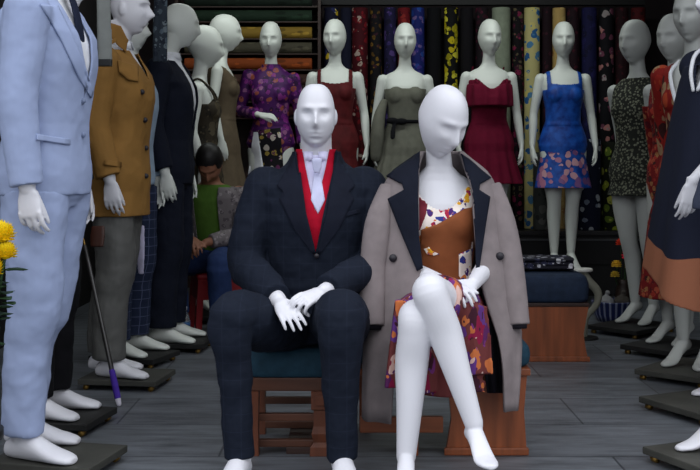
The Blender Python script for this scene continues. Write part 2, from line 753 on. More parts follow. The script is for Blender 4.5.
# ------------------------------------------------------------------ palette
white = plain('mannequin_white', (214, 214, 221), .42, .02, 5, spec=.4)
white_back = plain('mannequin_white_tubelit', (212, 216, 210), .42, .02, 5, spec=.4)  # mannequin white with the greenish cast of the shop tubes put into the colour
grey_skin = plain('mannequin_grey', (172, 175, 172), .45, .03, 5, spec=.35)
navy = plaid('navy_check_wool', (21, 27, 40), (38, 44, 60), .055, .05, .35, .6)
navy_plain = cloth('navy_wool', (19, 23, 36))
black_wool = cloth('black_wool', (18, 18, 22))
red_knit = cloth('red_waistcoat', (166, 8, 38), .3)
lilac_shirt = cloth('lilac_shirt', (206, 204, 232), .25)
white_shirt = cloth('white_shirt', (214, 216, 222), .3)
tie_lilac = cloth('lilac_tie', (192, 194, 222), .3)
taupe = cloth('taupe_coat', (126, 117, 118), .35, 8)
taupe_in = cloth('dark_lining', (24, 22, 30), .5)
dark_button = plain('dark_button', (40, 38, 44), .4)
blue_suit = cloth('pale_blue_suit', (150, 163, 196), .25, 7, .85, .03)
brown_coat = plain('tan_coat', (136, 100, 52), .8, .14, 7, .7, 7, .15)
grey_trouser = plain('grey_shiny_trousers', (92, 92, 90), .5, .15, 6, .8, 9, .3)
plaid_trouser = plaid('navy_windowpane', (32, 40, 62), (92, 100, 128), .045, .07, .6, .4)
wood_red = wood('red_brown_wood', (128, 68, 38), .4, 2)
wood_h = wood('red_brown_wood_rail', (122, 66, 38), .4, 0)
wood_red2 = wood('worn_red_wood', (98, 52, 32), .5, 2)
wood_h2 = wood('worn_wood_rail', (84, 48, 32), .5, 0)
wood_dark = wood('dark_wood', (52, 32, 26), .5, 0)
teal = plain('teal_cushion', (30, 58, 74), .75, .2, 30, .3, 20, .2)
navy_cushion = plain('navy_cushion', (30, 42, 62), .75, .2, 30, .3, 20, .2)
plate_grey = plain('dark_plate', (62, 62, 58), .6, .2, 12)
plate_dark = plain('black_plate', (30, 30, 30), .55, .2, 12)
brass = plain('brass_castor', (150, 118, 60), .35, .1, 20, metal=.7)
black_paint = plain('black_paint', (14, 13, 15), .55, .15, 4)
dress_floral = floral('wrap_dress_floral', (238, 226, 218), [(74, 40, 110), (230, 170, 40), (170, 40, 70), (52, 60, 140), (240, 235, 228), (214, 120, 60)], 40, .5, .6)
skirt_floral = floral('wrap_skirt_floral', (104, 50, 50), [(112, 48, 112), (190, 106, 60), (130, 22, 60), (90, 50, 120), (206, 170, 160), (60, 24, 40), (84, 34, 84)], 24, .55, .8, (1, 1, .6))
dress_brown = cloth('wrap_dress_brown', (132, 76, 46), .25)

# ------------------------------------------------------------------ setting
def build_setting():
    s = Nodes('slate_floor')
    mp = s.coords()
    br = s.n('TexBrick', offset=.5)
    s.l(mp, br.inputs['Vector'])
    br.inputs['Color1'].default_value = lin((106, 110, 115))
    br.inputs['Color2'].default_value = lin((92, 95, 100))
    br.inputs['Mortar'].default_value = lin((58, 60, 66))
    br.inputs['Scale'].default_value = 1.0
    br.inputs['Mortar Size'].default_value = .004
    br.inputs['Brick Width'].default_value = .9
    br.inputs['Row Height'].default_value = .45
    nz = s.n('TexNoise', Scale=3.0, Detail=8.0, Roughness=.65)
    s.l(s.coords((1.2, 7, 1), .3, 2), nz.inputs['Vector'])
    k = s.ramp(nz.outputs[0], [(.30, (.42, .42, .44, 1)), (.50, (.85, .86, .88, 1)), (.70, (1.25, 1.27, 1.3, 1))], False)
    mx = s.n('Mix', data_type='RGBA', blend_type='MULTIPLY')
    mx.inputs[0].default_value = 1
    s.l(br.outputs[0], mx.inputs[6])
    s.l(k, mx.inputs[7])
    m = s.done(mx.outputs[2], .42, 0, 1, .35)
    bm = bmesh.new()
    add_box(bm, (0.3, 3.0, -.05), (9, 13, .1))
    struct('floor', bm, m)
    wl = plain('dark_wall', (34, 31, 33), .8, .2, 3)
    bm = bmesh.new()
    add_box(bm, (.35, 8.85, 1.5), (5.2, .1, 3.0))
    struct('wall_back', bm, plain('wine_back_wall', (30, 20, 24), .8, .3, 3))
    bm = bmesh.new()
    add_box(bm, (-1.95, 5.9, 1.5), (.1, 5.8, 3.0))
    struct('wall_left', bm, wl)
    bm = bmesh.new()
    add_box(bm, (2.75, 6.1, 1.5), (.1, 5.4, 3.0))
    struct('wall_right', bm, wl)
    bm = bmesh.new()
    add_box(bm, (.4, 6.45, 3.0), (4.8, 4.9, .1))
    struct('ceiling', bm, plain('ceiling_paint', (120, 118, 116), .9, .05, 3))


build_setting()

cam = bpy.data.cameras.new('camera')
co = link(bpy.data.objects.new('camera', cam))
co.location = (0, 0, EYE)
co.rotation_euler = (PI / 2, 0, 0)
cam.sensor_width = 36
cam.sensor_fit = 'HORIZONTAL'
cam.lens = FOC * 36 / 700
cam.shift_y = -(235 - HZ) / 700
sc.camera = co
sc.view_settings.view_transform = 'Standard'
sc.view_settings.look = 'None'
sc.view_settings.gamma = 1
sc.view_settings.use_curve_mapping = False
sc.view_settings.exposure = 0.0

w = bpy.data.worlds.new('overcast')
sc.world = w
w.use_nodes = True
wt = w.node_tree
tcw = wt.nodes.new('ShaderNodeTexCoord')
sepw = wt.nodes.new('ShaderNodeSeparateXYZ')
wt.links.new(tcw.outputs['Generated'], sepw.inputs[0])
rw = wt.nodes.new('ShaderNodeValToRGB')
rw.color_ramp.elements[0].position = .45
rw.color_ramp.elements[0].color = (.07, .074, .08, 1)
rw.color_ramp.elements[1].position = .75
rw.color_ramp.elements[1].color = (.92, .95, 1.0, 1)
mw = wt.nodes.new('ShaderNodeMath')
mw.operation = 'MULTIPLY_ADD'
mw.inputs[1].default_value = .5
mw.inputs[2].default_value = .5
wt.links.new(sepw.outputs[2], mw.inputs[0])
wt.links.new(mw.outputs[0], rw.inputs[0])
bg = wt.nodes['Background']
wt.links.new(rw.outputs[0], bg.inputs[0])
bg.inputs[1].default_value = 2.2


def lamp(name, loc, rot, size, power, col=(1, 1, 1)):
    d = bpy.data.lights.new(name, 'AREA')
    d.shape = 'RECTANGLE'
    d.size, d.size_y = size
    d.energy = power
    d.color = col
    o = link(bpy.data.objects.new(name, d))
    o.location = loc
    o.rotation_euler = rot
    return o


lamp('shop_tube_light', (.2, 6.6, 2.85), (math.radians(22), 0, 0), (3.2, .15), 25, (.93, 1, .96))
lamp('shop_tube_light', (.3, 5.3, 2.85), (0, 0, 0), (2.6, .15), 3, (.95, 1, .98))


# ------------------------------------------------------------------ seated man
def seated_man():
    loc = V((-.121, 3.75, 0))
    root = thing('seated_mannequin', 'white bald male mannequin seated in a navy check suit and red waistcoat', 'mannequin', loc, 0, 'seated mannequins')
    L = lambda px, py, Y: P(px, py, Y) - loc
    ray = lambda px, py: (V((0, 0, EYE)) - loc, P(px, py, 1.0) - V((0, 0, EYE)))
    T = [(.375, .13, .11, .02), (.42, .165, .135, .02), (.50, .165, .125, .01), (.60, .142, .105, 0), (.70, .146, .108, -.006), (.80, .162, .118, -.01),
         (.87, .178, .112, 0), (.925, .172, .092, .008), (.965, .132, .072, .014), (.995, .086, .06, .014), (1.02, .062, .058, .010), (1.06, .056, .058, .004), (1.14, .054, .057, -.004)]
    sh = {-1: L(264, 184, 3.76), 1: L(368, 184, 3.77)}
    el = {-1: L(247, 264, 3.70), 1: L(377, 262, 3.68)}
    wr = {-1: L(279, 301, 3.40), 1: L(324, 292, 3.41)}
    hip = {-1: L(294, 322, 3.72), 1: L(340, 322, 3.72)}
    kn = {-1: L(231, 320, 3.28), 1: L(340, 320, 3.28)}
    an = {-1: L(240, 461, 3.33), 1: L(342, 463, 3.35)}
    # body
    S = Solid()
    S.sect(T)
    c = V((0.0, -.045, 1.174))
    head(S, c, rot_yp(.03, .04), 'male', .925)
    S.tube([(0, .01, 1.0), (0, 0, 1.05), (0, -.03, 1.12)], (.058, .055, .055), 20, 3)
    for x in (-1, 1):
        S.tube([sh[x], sh[x].lerp(el[x], .45), el[x], el[x].lerp(wr[x], .35), wr[x]], (.056, .05, .042, .04, .027), 16, 3)
        S.tube([hip[x], hip[x].lerp(kn[x], .5), kn[x], kn[x].lerp(an[x], .3) + V((0, .015, 0)), an[x]], (.080, .070, .046, .044, .036), 18, 3)
        O = V((an[x].x, an[x].y, 0.0))
        foot(S, O, (x * .16 - .03, -1, 0), (0, 0, 1), 'male', .95)
    # his right hand lies on the lap, the left hand is laid over its wrist
    d1 = L(296, 324, 3.30) - wr[-1]
    hand(S, wr[-1], d1, (.1, .55, -.8), (.9, -.2, .5), .84, (.12, .25, .22), .8)
    d2 = L(292, 303, 3.325) - wr[1]
    hand(S, wr[1], d2, (-.1, .45, -.9), (.1, .3, .9), .86, (.3, .55, .5), .4, .4, .3)
    obj('body', S.build(.0038, 3), white, root)
    # trousers
    S = Solid()
    S.sect(sec_range(T, .375, .56, .02, 8))
    for x in (-1, 1):
        S.tube([hip[x], hip[x].lerp(kn[x], .55) + V((0, 0, -.005)), kn[x] + V((x * .002, .022, 0)), kn[x].lerp(an[x], .38) + V((0, .012, 0)), kn[x].lerp(an[x], .97)],
               (.100, .098, .076 if x < 0 else .082, .055 if x < 0 else .062, .049), 22, 5, caps=False)
        S.ell(kn[x] + V((0, .01, .004)), (.071 if x < 0 else .077, .070, .068))
    tr = rumple(obj('trousers', S.build(.006, 5), navy, root), .015, .075)
    # shirt
    S = Solid()
    S.sect(sec_range(T, .55, 1.035, .008, 16))
    ms = S.build(.005, 3)
    shirt = obj('shirt', ms, lilac_shirt, root)
    # waistcoat
    S = Solid()
    S.sect(sec_range(T, .50, 1.07, .015, 18))
    me = S.build(.005, 3)
    zt, vz, vt = 1.055, .842, .051
    planes = [((0, 0, vz), V((sg * vt, 0, zt - vz)).cross(V((0, 1, 0)))) for sg in (-1, 1)]
    carve(me, lambda q: (q.y < .03 and q.z > vz and abs(q.x) < vt * (q.z - vz) / (zt - vz)) or q.z > 1.056, planes + [((0, 0, 1.056), (0, 0, 1))])
    wc = obj('waistcoat', me, red_knit, root)
    md = wc.modifiers.new('thick', 'SOLIDIFY')
    md.thickness = .004
    # jacket
    S = Solid()
    def fn(z, a, b, y):
        if .90 < z < .975:
            a += .026
        if z < .6:
            a, b = max(a, .185), max(b, .142)
        return a, b, y
    S.sect(sec_range(T, .43, 1.065, .028, 22, fn))
    for x in (-1, 1):
        S.tube([sh[x] + V((x * -.01, 0, -.012)), sh[x].lerp(el[x], .5) + V((x * .008, 0, 0)), el[x], el[x].lerp(wr[x], .5), el[x].lerp(wr[x], .93)], (.078, .074, .070, .060, .050), 20, 4, caps=False)
        S.ell(sh[x] + V((x * -.010, 0, -.012)), (.078, .074, .076))
    mj = S.build(.005, 5)
    zt, vz, vt = 1.055, .685, .076
    planes = [((0, 0, vz), V((sg * vt, 0, zt - vz)).cross(V((0, 1, 0)))) for sg in (-1, 1)] + [((0, 0, 1.048), (0, 0, 1))]
    carve(mj, lambda q: (q.y < .03 and q.z > vz and abs(q.x) < vt * (q.z - vz) / (zt - vz)) or q.z > 1.048, planes)
    bv = bvh_of(mj)
    jk = rumple(obj('jacket', mj, navy, root), .016, .09)
    md = jk.modifiers.new('thick', 'SOLIDIFY')
    md.thickness = .006
    patch('lapel', [(297, 150), (286, 170), (277, 186), (283, 192), (279, 199), (292, 226), (313, 254), (316, 253), (306, 212)], ray, bv, navy_plain, jk, .005, .004)
    patch('lapel', [(336, 150), (346, 170), (355, 186), (349, 192), (354, 199), (341, 226), (320, 254), (317, 253), (327, 212)], ray, bv, navy_plain, jk, .005, .004)
    patch('breast_pocket', [(340, 214), (359, 209), (360, 213), (341, 218)], ray, bv, navy_plain, jk, .004, .003, 2)
    o = L(316.5, 256, 3.6)
    h = bv.ray_cast(V((o.x, -2, o.z)), V((0, 1, 0)))
    S = Solid()
    S.tube([h[0] - V((0, .012, 0)), h[0] + V((0, .004, 0))], (.0085, .0085), 14, 1, caps=False)
    obj('button', to_mesh(S.bm), dark_button, jk)
    # shirt collar and tie
    bs = bvh_of(ms)
    n = 32
    bm = bmesh.new()
    rows = []
    for dz, dr in ((0.0, .004), (.034, .002), (.036, .005), (.004, .010)):
        row = []
        for i in range(n + 1):
            t = .16 + (2 * PI - .32) * i / n
            f = 1 - abs(i / n * 2 - 1)
            dip = -.034 * max(0, 1 - f * 6) if dr > .015 else 0
            row.append(bm.verts.new((math.sin(t) * (.058 + dr), .008 - math.cos(t) * (.060 + dr), 1.012 + dz + dip)))
        rows.append(row)
    for a, b in zip(rows, rows[1:]):
        for i in range(n):
            bm.faces.new((a[i], a[i + 1], b[i + 1], b[i]))
    cl = obj('collar', to_mesh(bm), lilac_shirt, shirt)
    md = cl.modifiers.new('thick', 'SOLIDIFY')
    md.thickness = .003
    tie = patch('tie', [(314, 172), (320, 172), (325, 200), (318, 214), (311, 200)], ray, bs, tie_lilac, root, .006, .004)
    S = Solid()
    k0 = L(317, 164, 3.655)
    S.loft([[k0 + V((sx * w_ / 2, sy * d_ / 2, z)) for sx, sy in ((-1, -1), (1, -1), (1, 1), (-1, 1))] for z, w_, d_ in ((-.030, .020, .016), (-.012, .030, .022), (.012, .036, .024), (.02, .03, .018))])
    obj('knot', S.build(.003, 3), tie_lilac, tie)


# ------------------------------------------------------------------ seated woman
def seated_woman():
    loc = V((.315, 3.70, 0))
    root = thing('seated_mannequin', 'white female mannequin seated with taupe coat draped over a floral wrap dress', 'mannequin', loc, 0, 'seated mannequins')
    L = lambda px, py, Y: P(px, py, Y) - loc
    ray = lambda px, py: (V((0, 0, EYE)) - loc, P(px, py, 1.0) - V((0, 0, EYE)))
    T = [(.375, .12, .11, .02), (.41, .155, .13, .02), (.48, .155, .12, .012), (.56, .125, .09, .005), (.64, .105, .080, 0), (.72, .112, .086, -.006), (.80, .128, .094, -.012),
         (.865, .138, .088, 0), (.915, .138, .072, .010), (.945, .112, .056, .014), (.97, .072, .05, .012), (.995, .047, .046, .006), (1.04, .040, .043, -.006), (1.12, .040, .043, -.02)]
    hd = L(442, 121, 3.64)
    sh = {-1: L(408, 200, 3.71), 1: L(479, 199, 3.71)}
    el = {-1: L(403, 268, 3.66), 1: L(489, 263, 3.66)}
    wr = {-1: L(444, 283, 3.42), 1: L(473, 284, 3.42)}
    hip = {-1: L(424, 318, 3.68), 1: L(465, 318, 3.68)}
    kn = {-1: L(416, 318, 3.27), 1: L(430, 291, 3.24)}
    an = {-1: L(406, 458, 3.27), 1: L(474, 424, 3.22)}
    S = Solid()
    S.sect(T)
    R = rot_yp(.48, .46, .05)
    head(S, hd, R, 'female', 1.03)
    S.tube([(0, .01, .95), (-.005, .004, 1.0), (-.008, -.012, 1.06), hd + R @ V((0, .02, -.05))], (.05, .043, .041, .044), 20, 4)
    for x in (-1, 1):
        S.ell((x * .056, -.066, .80), (.054, .045, .054))
        S.tube([sh[x], sh[x].lerp(el[x], .45), el[x], el[x].lerp(wr[x], .35), wr[x]], (.043, .037, .032, .033, .023), 16, 3)
    x = -1
    S.tube([hip[x], hip[x].lerp(kn[x], .5), hip[x].lerp(kn[x], .84), kn[x] + V((0, .010, -.004)), kn[x].lerp(an[x], .13) + V((0, .006, 0)), kn[x].lerp(an[x], .33) + V((-.002, .02, 0)), kn[x].lerp(an[x], .62) + V((0, .008, 0)), an[x]], (.082, .072, .060, .056, .053, .053, .042, .030), 28, 7)
    foot(S, V((an[x].x, an[x].y - .015, 0)), (-.1, -1, 0), (0, 0, 1), 'female', .93)
    x = 1
    S.tube([hip[x], hip[x].lerp(kn[x], .5), hip[x].lerp(kn[x], .84), kn[x] + V((0, .010, -.004)), kn[x].lerp(an[x], .13) + V((0, .006, 0)), kn[x].lerp(an[x], .33) + V((.004, .02, 0)), kn[x].lerp(an[x], .62) + V((.002, .01, 0)), an[x]], (.082, .072, .060, .056, .053, .053, .042, .029), 28, 7)
    h = V((.20, -1, .10)).normalized()
    up = V((0, 0, 1))
    up = (up - h * up.dot(h)).normalized()
    foot(S, an[1] - up * .112, h, up, 'female', .95)
    # hands folded on the raised knee
    hand(S, wr[-1], L(466, 294, 3.32) - wr[-1], (0, .5, -.85), (.35, -.5, .7), .86, (.25, .4, .4), .8)
    hand(S, wr[1], L(446, 304, 3.29) - wr[1], (-.2, .75, -.6), (-.6, -.2, .7), .86, (.2, .45, .5), .8)
    obj('body', S.build(.0038, 3), white, root)
    # dress: bodice, lap and the cloth hanging beside the legs
    S = Solid()
    S.sect(sec_range(T, .40, .93, .011, 18))
    for x in (-1, 1):
        S.ell((x * .056, -.066, .80), (.066, .057, .066))
    me = S.build(.005, 3)
    def nk(q):
        zc = .845 + 9 * q.x * q.x
        return (q.y < .02 and q.z > zc) or q.z > .925 or (abs(q.x) > .118 and q.z > .85)
    carve(me, nk)
    bb = bvh_of(me)
    dr = obj('dress', me, dress_floral, root)
    md = dr.modifiers.new('thick', 'SOLIDIFY')
    md.thickness = .003
    patch('wrap_panel', [(464, 209), (475, 207), (475, 240), (472, 268), (466, 284), (424, 284), (417, 262), (420, 246), (421, 230), (436, 225), (452, 216)], ray, bb, dress_brown, dr, .004, .004)
    patch('side_panel', [(416, 196), (428, 201), (426, 214), (420, 230), (415, 232)], ray, bb, cloth('wrap_dress_wine', (112, 40, 52), .2), dr, .003, .003)
    patch('wrap_knot', [(424, 249), (429, 247), (432, 251), (439, 254), (434, 255.5), (427, 254)], ray, bb, dress_floral, dr, .007, .006)
    patch('floral_panel', [(459, 254), (471, 249), (472, 278), (466, 287), (459, 276)], ray, bb, dress_floral, dr, .008, .003)
    S = Solid()
    for x, r in ((-1, (.102, .090, .074)), (1, (.102, .092, .074))):
        S.tube([hip[x], hip[x].lerp(kn[x], .5), hip[x].lerp(kn[x], .80)], r, 20, 3, caps=False)
    n = 12
    # hanging folds: left strip, middle sheet behind the shins, right strip
    for (x0, y0, x1, y1, Y0, Y1, wd, ph) in ((409, 300, 402, 388, 3.33, 3.34, .05, 0), (421, 322, 416, 392, 3.36, 3.38, .06, 1), (448, 315, 446, 396, 3.38, 3.40, .075, 2), (466, 303, 466, 392, 3.36, 3.38, .06, 3), (477, 306, 478, 374, 3.37, 3.36, .042, 4)):
        a, b = L(x0, y0, Y0), L(x1, y1, Y1)
        rings = []
        for i in range(7):
            t = i / 6
            c = a.lerp(b, t)
            rings.append([c + V((wd * (.9 + .25 * t) * math.cos(2 * PI * k / 20), .020 * math.sin(2 * PI * k / 20) + .012 * math.sin(6 * PI * k / 20 + ph + t), 0)) for k in range(20)])
        S.loft(rings)
    sk = obj('skirt', S.build(.005, 3), skirt_floral, dr)
    # coat worn over the shoulders
    lv = [  # row, left edge, right edge, front gap left/right, depth front, depth back, centre y
        (151, 421, 463, 424, 460, .050, .060, .012), (157, 412, 470, 422, 462, .058, .066, .012), (164, 402, 479, 420, 464, .072, .076, .010), (171, 393, 487, 419, 466, .095, .092, .008),
        (180, 386, 493, 419, 470, .122, .108, .006), (192, 381, 498, 419, 473, .142, .12, .004), (210, 377, 502, 419, 474, .160, .13, .002), (235, 373, 507, 419, 476, .172, .14, 0), (268, 368, 514, 421, 479, .190, .15, -.01),
        (300, 365, 518, 413, 489, .205, .15, -.02), (330, 363.5, 521, 402, 499, .17, .14, -.08), (360, 362.5, 521, 395, 504, .12, .1, -.14), (390, 362, 519.5, 392, 506, .10, .1, -.16), (418, 362, 518, 390, 507, .10, .1, -.16)]
    bm = bmesh.new()
    halves = []
    NN = 34
    for sg in (-1, 1):
        rows = []
        for r, (py, xl, xr, gl, gr, bf, bb_, cy) in enumerate(lv):
            if sg == 1 and py > 408:
                py = 408
            Yc = 3.70 + cy
            z = EYE - (py - HZ) * Yc / FOC
            X0 = (xl - 350) * Yc / FOC - loc.x
            X1 = (xr - 350) * Yc / FOC - loc.x
            cx, a = (X0 + X1) / 2, (X1 - X0) / 2
            Yf = Yc - bf
            g = ((gl if sg < 0 else gr) - 350) * Yf / FOC - loc.x - cx
            g = max(-.995, min(.995, g / a))
            t0 = math.asin(max(-1, min(1, math.copysign(abs(g) ** (2.4 / 2), g))))
            tm = PI if py < 305 else (PI * .62 if py < 340 else PI * .52)
            row = []
            for i in range(NN + 1):
                t = t0 + (sg * tm - t0) * i / NN
                st, ct = math.sin(t), math.cos(t)
                b = bf if ct > 0 else bb_
                x = a * math.copysign(abs(st) ** (2 / 2.4), st)
                y = -b * math.copysign(abs(ct) ** (2 / 2.4), ct)
                fold = .010 * max(0, (py - 200) / 200) * math.sin(t * 9 + py * .01 + sg)
                row.append(bm.verts.new((cx + x * (1 + .3 * fold), y + cy + fold, z)))
            rows.append(row)
        for a_, b_ in zip(rows, rows[1:]):
            for i in range(NN):
                bm.faces.new((a_[i], a_[i + 1], b_[i + 1], b_[i]))
    bmesh.ops.remove_doubles(bm, verts=bm.verts[:], dist=.0015)
    mc = to_mesh(bm)
    bmx = bmesh.new()
    bmx.from_mesh(mc)
    bmesh.ops.subdivide_edges(bmx, edges=bmx.edges[:], cuts=1, use_grid_fill=True, smooth=.6)
    bmx.to_mesh(mc)
    bmx.free()
    bc = bvh_of(mc)
    ct_ = obj('coat', mc, taupe, root)
    mc.materials.append(taupe_in)
    md = ct_.modifiers.new('thick', 'SOLIDIFY')
    md.thickness = .009
    md.offset = -1
    # empty sleeves
    for nm, pts in (('sleeve', [(391, 188, 3.66), (378, 225, 3.60), (373, 275, 3.57), (372, 326, 3.52)]), ('sleeve', [(490, 186, 3.66), (502, 222, 3.62), (511, 270, 3.58), (517, 325, 3.54)])):
        S = Solid()
        S.tube([L(*p) for p in pts], (.040, .047, .046, .044), 20, 4, caps=False, side=(1, 0, 0), flat=.75)
        sl = obj(nm, S.build(.005, 4), taupe, ct_)
        S = Solid()
        e = L(*pts[-1])
        S.tube([e + V((0, 0, .01)), e + V((0, 0, -.010))], (.034, .034), 18, 1, caps=False, side=(1, 0, 0), flat=.7)
        obj('cuff_lining', to_mesh(S.bm), taupe_in, sl)
    patch('lapel', [(420, 151), (411, 158), (398, 167), (386, 176), (402, 184), (404, 190), (388, 199), (399, 228), (417, 271), (423, 268), (419, 235), (418, 195)], ray, bc, navy_plain, ct_, .008, .006)
    patch('lapel', [(461, 154), (470, 160), (481, 170), (491, 178), (480, 184), (479, 190), (490, 197), (486, 222), (479, 270), (476, 268), (475, 235), (473, 205), (466, 176)], ray, bc, navy_plain, ct_, .008, .006)
    for px, py in ((393, 258), (500, 256), (398, 335)):
        o, d = ray(px, py)
        d = d.normalized()
        h = bc.ray_cast(o, d)
        if h[0] is not None:
            S = Solid()
            S.tube([h[0] - d * .012, h[0] + d * .002], (.0135, .0135), 16, 1, caps=False)
            obj('button', to_mesh(S.bm), dark_button, ct_)
    # dark lining showing where the right front swings open
    bm = bmesh.new()
    rows = []
    for px0, px1, py, Y in ((478, 486, 262, 3.56), (480, 494, 300, 3.56), (482, 502, 335, 3.55), (484, 505, 370, 3.54), (487, 505, 393, 3.54)):
        rows.append([bm.verts.new(L(px0 + (px1 - px0) * i / 10, py, Y + .012 * math.sin(i * 1.1))) for i in range(11)])
    for a_, b_ in zip(rows, rows[1:]):
        for i in range(10):
            bm.faces.new((a_[i], a_[i + 1], b_[i + 1], b_[i]))
    ln = obj('lining', to_mesh(bm), taupe_in, ct_)
    md = ln.modifiers.new('thick', 'SOLIDIFY')
    md.thickness = .004


seated_man()
seated_woman()


# ------------------------------------------------------------------ benches
def cushion(bm_solid, x0, x1, y0, y1, z0, z1):
    S = bm_solid
    cx, cy = (x0 + x1) / 2, (y0 + y1) / 2
    a, b = (x1 - x0) / 2, (y1 - y0) / 2
    n = 64
    rings = []
    h = z1 - z0
    for z, f in ((z0, .94), (z0 + h * .12, .985), (z0 + h * .45, 1.0), (z0 + h * .7, .985), (z0 + h * .88, .94), (z0 + h * .97, .84), (z1, .6)):
        r = []
        for i in range(n):
            t = 2 * PI * i / n
            ct, st = math.cos(t), math.sin(t)
            p = 7
            r.append(V((cx + a * f * math.copysign(abs(ct) ** (2 / p), ct), cy + b * (f if f > .9 else f) * math.copysign(abs(st) ** (2 / p), st), z)))
        rings.append(r)
    S.loft(rings)


def px2x(px, Y):
    return (px - 350) * Y / FOC


def py2z(py, Y):
    return EYE - (py - HZ) * Y / FOC


def open_bench():
    Y0, Y1 = 3.60, 3.96
    x0, x1 = px2x(243, Y0), px2x(338, Y0)
    cx = (x0 + x1) / 2
    r = thing('bench', 'open wooden bench with dark teal cushion under the seated man in navy', 'bench', (cx, (Y0 + Y1) / 2, 0), 0, 'cushioned benches')
    W, D = x1 - x0, Y1 - Y0
    S = Solid()
    cushion(S, -W / 2, W / 2, -D / 2, D / 2, .268, .368)
    obj('cushion', S.build(.006, 3), teal, r)
    bm = bmesh.new()
    add_box(bm, (0, 0, .245), (W - .02, D - .02, .046), None, .004)
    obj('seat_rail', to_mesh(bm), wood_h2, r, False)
    # carved square posts
    for px, Y in ((320, Y0 + .03), (254, Y0 + .03), (320, Y1 - .04), (254, Y1 - .04)):
        fr = px == 320
        x = px2x(px, Y0 + .03) - cx
        y = Y - (Y0 + Y1) / 2
        w = .030 if fr else .018
        S = Solid()
        prof = [(.222, 1.0), (.16, 1.0), (.155, .72), (.10, .74), (.075, .95), (.045, .7), (.03, 1.1), (0, 1.15)] if fr else [(.222, 1), (.1, .9), (0, 1)]
        S.loft([[V((x + sx * w * f, y + sy * .024 * f, z)) for sx, sy in ((-1, -1), (1, -1), (1, 1), (-1, 1))] for z, f in prof])
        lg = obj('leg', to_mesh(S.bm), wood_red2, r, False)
        if fr and y < 0:
            obj('carved_block', box_mesh((x, y - .026, .19), (.030, .008, .034), None, .003), wood_red2, lg, False)
    for y in (-D / 2 + .05, D / 2 - .05):
        for z in (.125, .035):
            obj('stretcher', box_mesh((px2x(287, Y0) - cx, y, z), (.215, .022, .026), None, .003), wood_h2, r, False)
    obj('foot_runner', box_mesh((px2x(310, 3.7) - cx, 0.02, .012), (.16, D - .02, .024), None, .003), wood_dark, r, False)


def side_bench():
    Y0, D = 3.60, .40
    xa, xb = px2x(358, Y0), px2x(531, Y0)
    cx, cy = (xa + xb) / 2, Y0 + D / 2
    r = thing('bench', 'wooden panel bench with teal cushion under the seated woman in the coat', 'bench', (cx, cy, 0), 0, 'cushioned benches')
    S = Solid()
    cushion(S, xa - cx, xb - cx + .012, -D / 2, D / 2, .300, .392)
    obj('cushion', S.build(.006, 3), teal, r)
    obj('seat_board', box_mesh((0, 0, .288), (xb - xa, D - .01, .024), None, .004), wood_h, r, False)
    # end panel with a curved left edge
    bm = bmesh.new()
    y = -D / 2 + .02
    zz = [(457, 446), (440, 449), (420, 452), (400, 450), (385, 446), (374, 442)]
    front = [(px2x(px, Y0) - cx, py2z(py, Y0)) for py, px in zz]
    right = [(px2x(528, Y0) - cx, .278), (px2x(525, Y0) - cx, .15), (px2x(528, Y0) - cx, 0.0)]
    out = [(front[0][0], 0.0)] + front[1:] + right
    f = bm.faces.new([bm.verts.new((x, y, z)) for x, z in out])
    ex = bmesh.ops.extrude_face_region(bm, geom=[f])
    bmesh.ops.translate(bm, vec=(0, .03, 0), verts=[v for v in ex['geom'] if isinstance(v, bmesh.types.BMVert)])
    obj('front_panel', to_mesh(bm), wood_red, r, False)
    obj('base_moulding', box_mesh((px2x(487, Y0) - cx, y - .004, .014), ((528 - 446) * Y0 / FOC + .01, .016, .026), None, .004), wood_red, r, False)
    obj('lower_rail', box_mesh((px2x(402, Y0) - cx, y + .02, py2z(427, Y0)), (84 * Y0 / FOC, .025, .055), None, .004), wood_h, r, False)
    for x in (xa - cx + .03, xb - cx - .03):
        obj('leg', box_mesh((x, D / 2 - .03, .138), (.045, .045, .276), None, .004), wood_red, r, False)
    obj('leg', box_mesh((px2x(412, Y0) - cx, y + .01, .138), (.045, .045, .276), None, .004), wood_red, r, False)


def rear_bench():
    Y0, D = 5.33, .42
    xa, xb = px2x(503, Y0), px2x(590, Y0)
    cx, cy = (xa + xb) / 2, Y0 + D / 2
    r = thing('bench', 'wooden panel bench with plump navy cushion standing empty behind the draped coat', 'bench', (cx, cy, 0), 0, 'cushioned benches')
    S = Solid()
    cushion(S, xa - cx - .0, xb - cx + .012, -D / 2, D / 2, .298, .445)
    obj('cushion', S.build(.007, 4), navy_cushion, r)
    obj('seat_board', box_mesh((0, 0, .289), (xb - xa, D - .01, .018), None, .004), wood_dark, r, False)
    for y0 in (-D / 2 + .01, D / 2 - .04):
        bm = bmesh.new()
        right = [(xb - cx - .005, .279), (xb - cx - .02, .20), (xb - cx - .03, .14), (xb - cx - .02, .07), (xb - cx - .005, 0)]
        out = right + [(-p[0], p[1]) for p in right[::-1]]
        f = bm.faces.new([bm.verts.new((x, y0, z)) for x, z in out])
        ex = bmesh.ops.extrude_face_region(bm, geom=[f])
        bmesh.ops.translate(bm, vec=(0, .03, 0), verts=[v for v in ex['geom'] if isinstance(v, bmesh.types.BMVert)])
        obj('front_panel' if y0 < 0 else 'back_panel', to_mesh(bm), wood_red, r, False)
    obj('base_moulding', box_mesh((0, -D / 2 + .004, .014), (xb - xa, .014, .026), None, .004), wood_red, r, False)
    for sx in (-1, 1):
        obj('side_panel', box_mesh((sx * ((xb - xa) / 2 - .05), 0, .14), (.022, D - .1, .278), None, .003), wood_red, r, False)


open_bench()
side_bench()
rear_bench()


PZ = .25


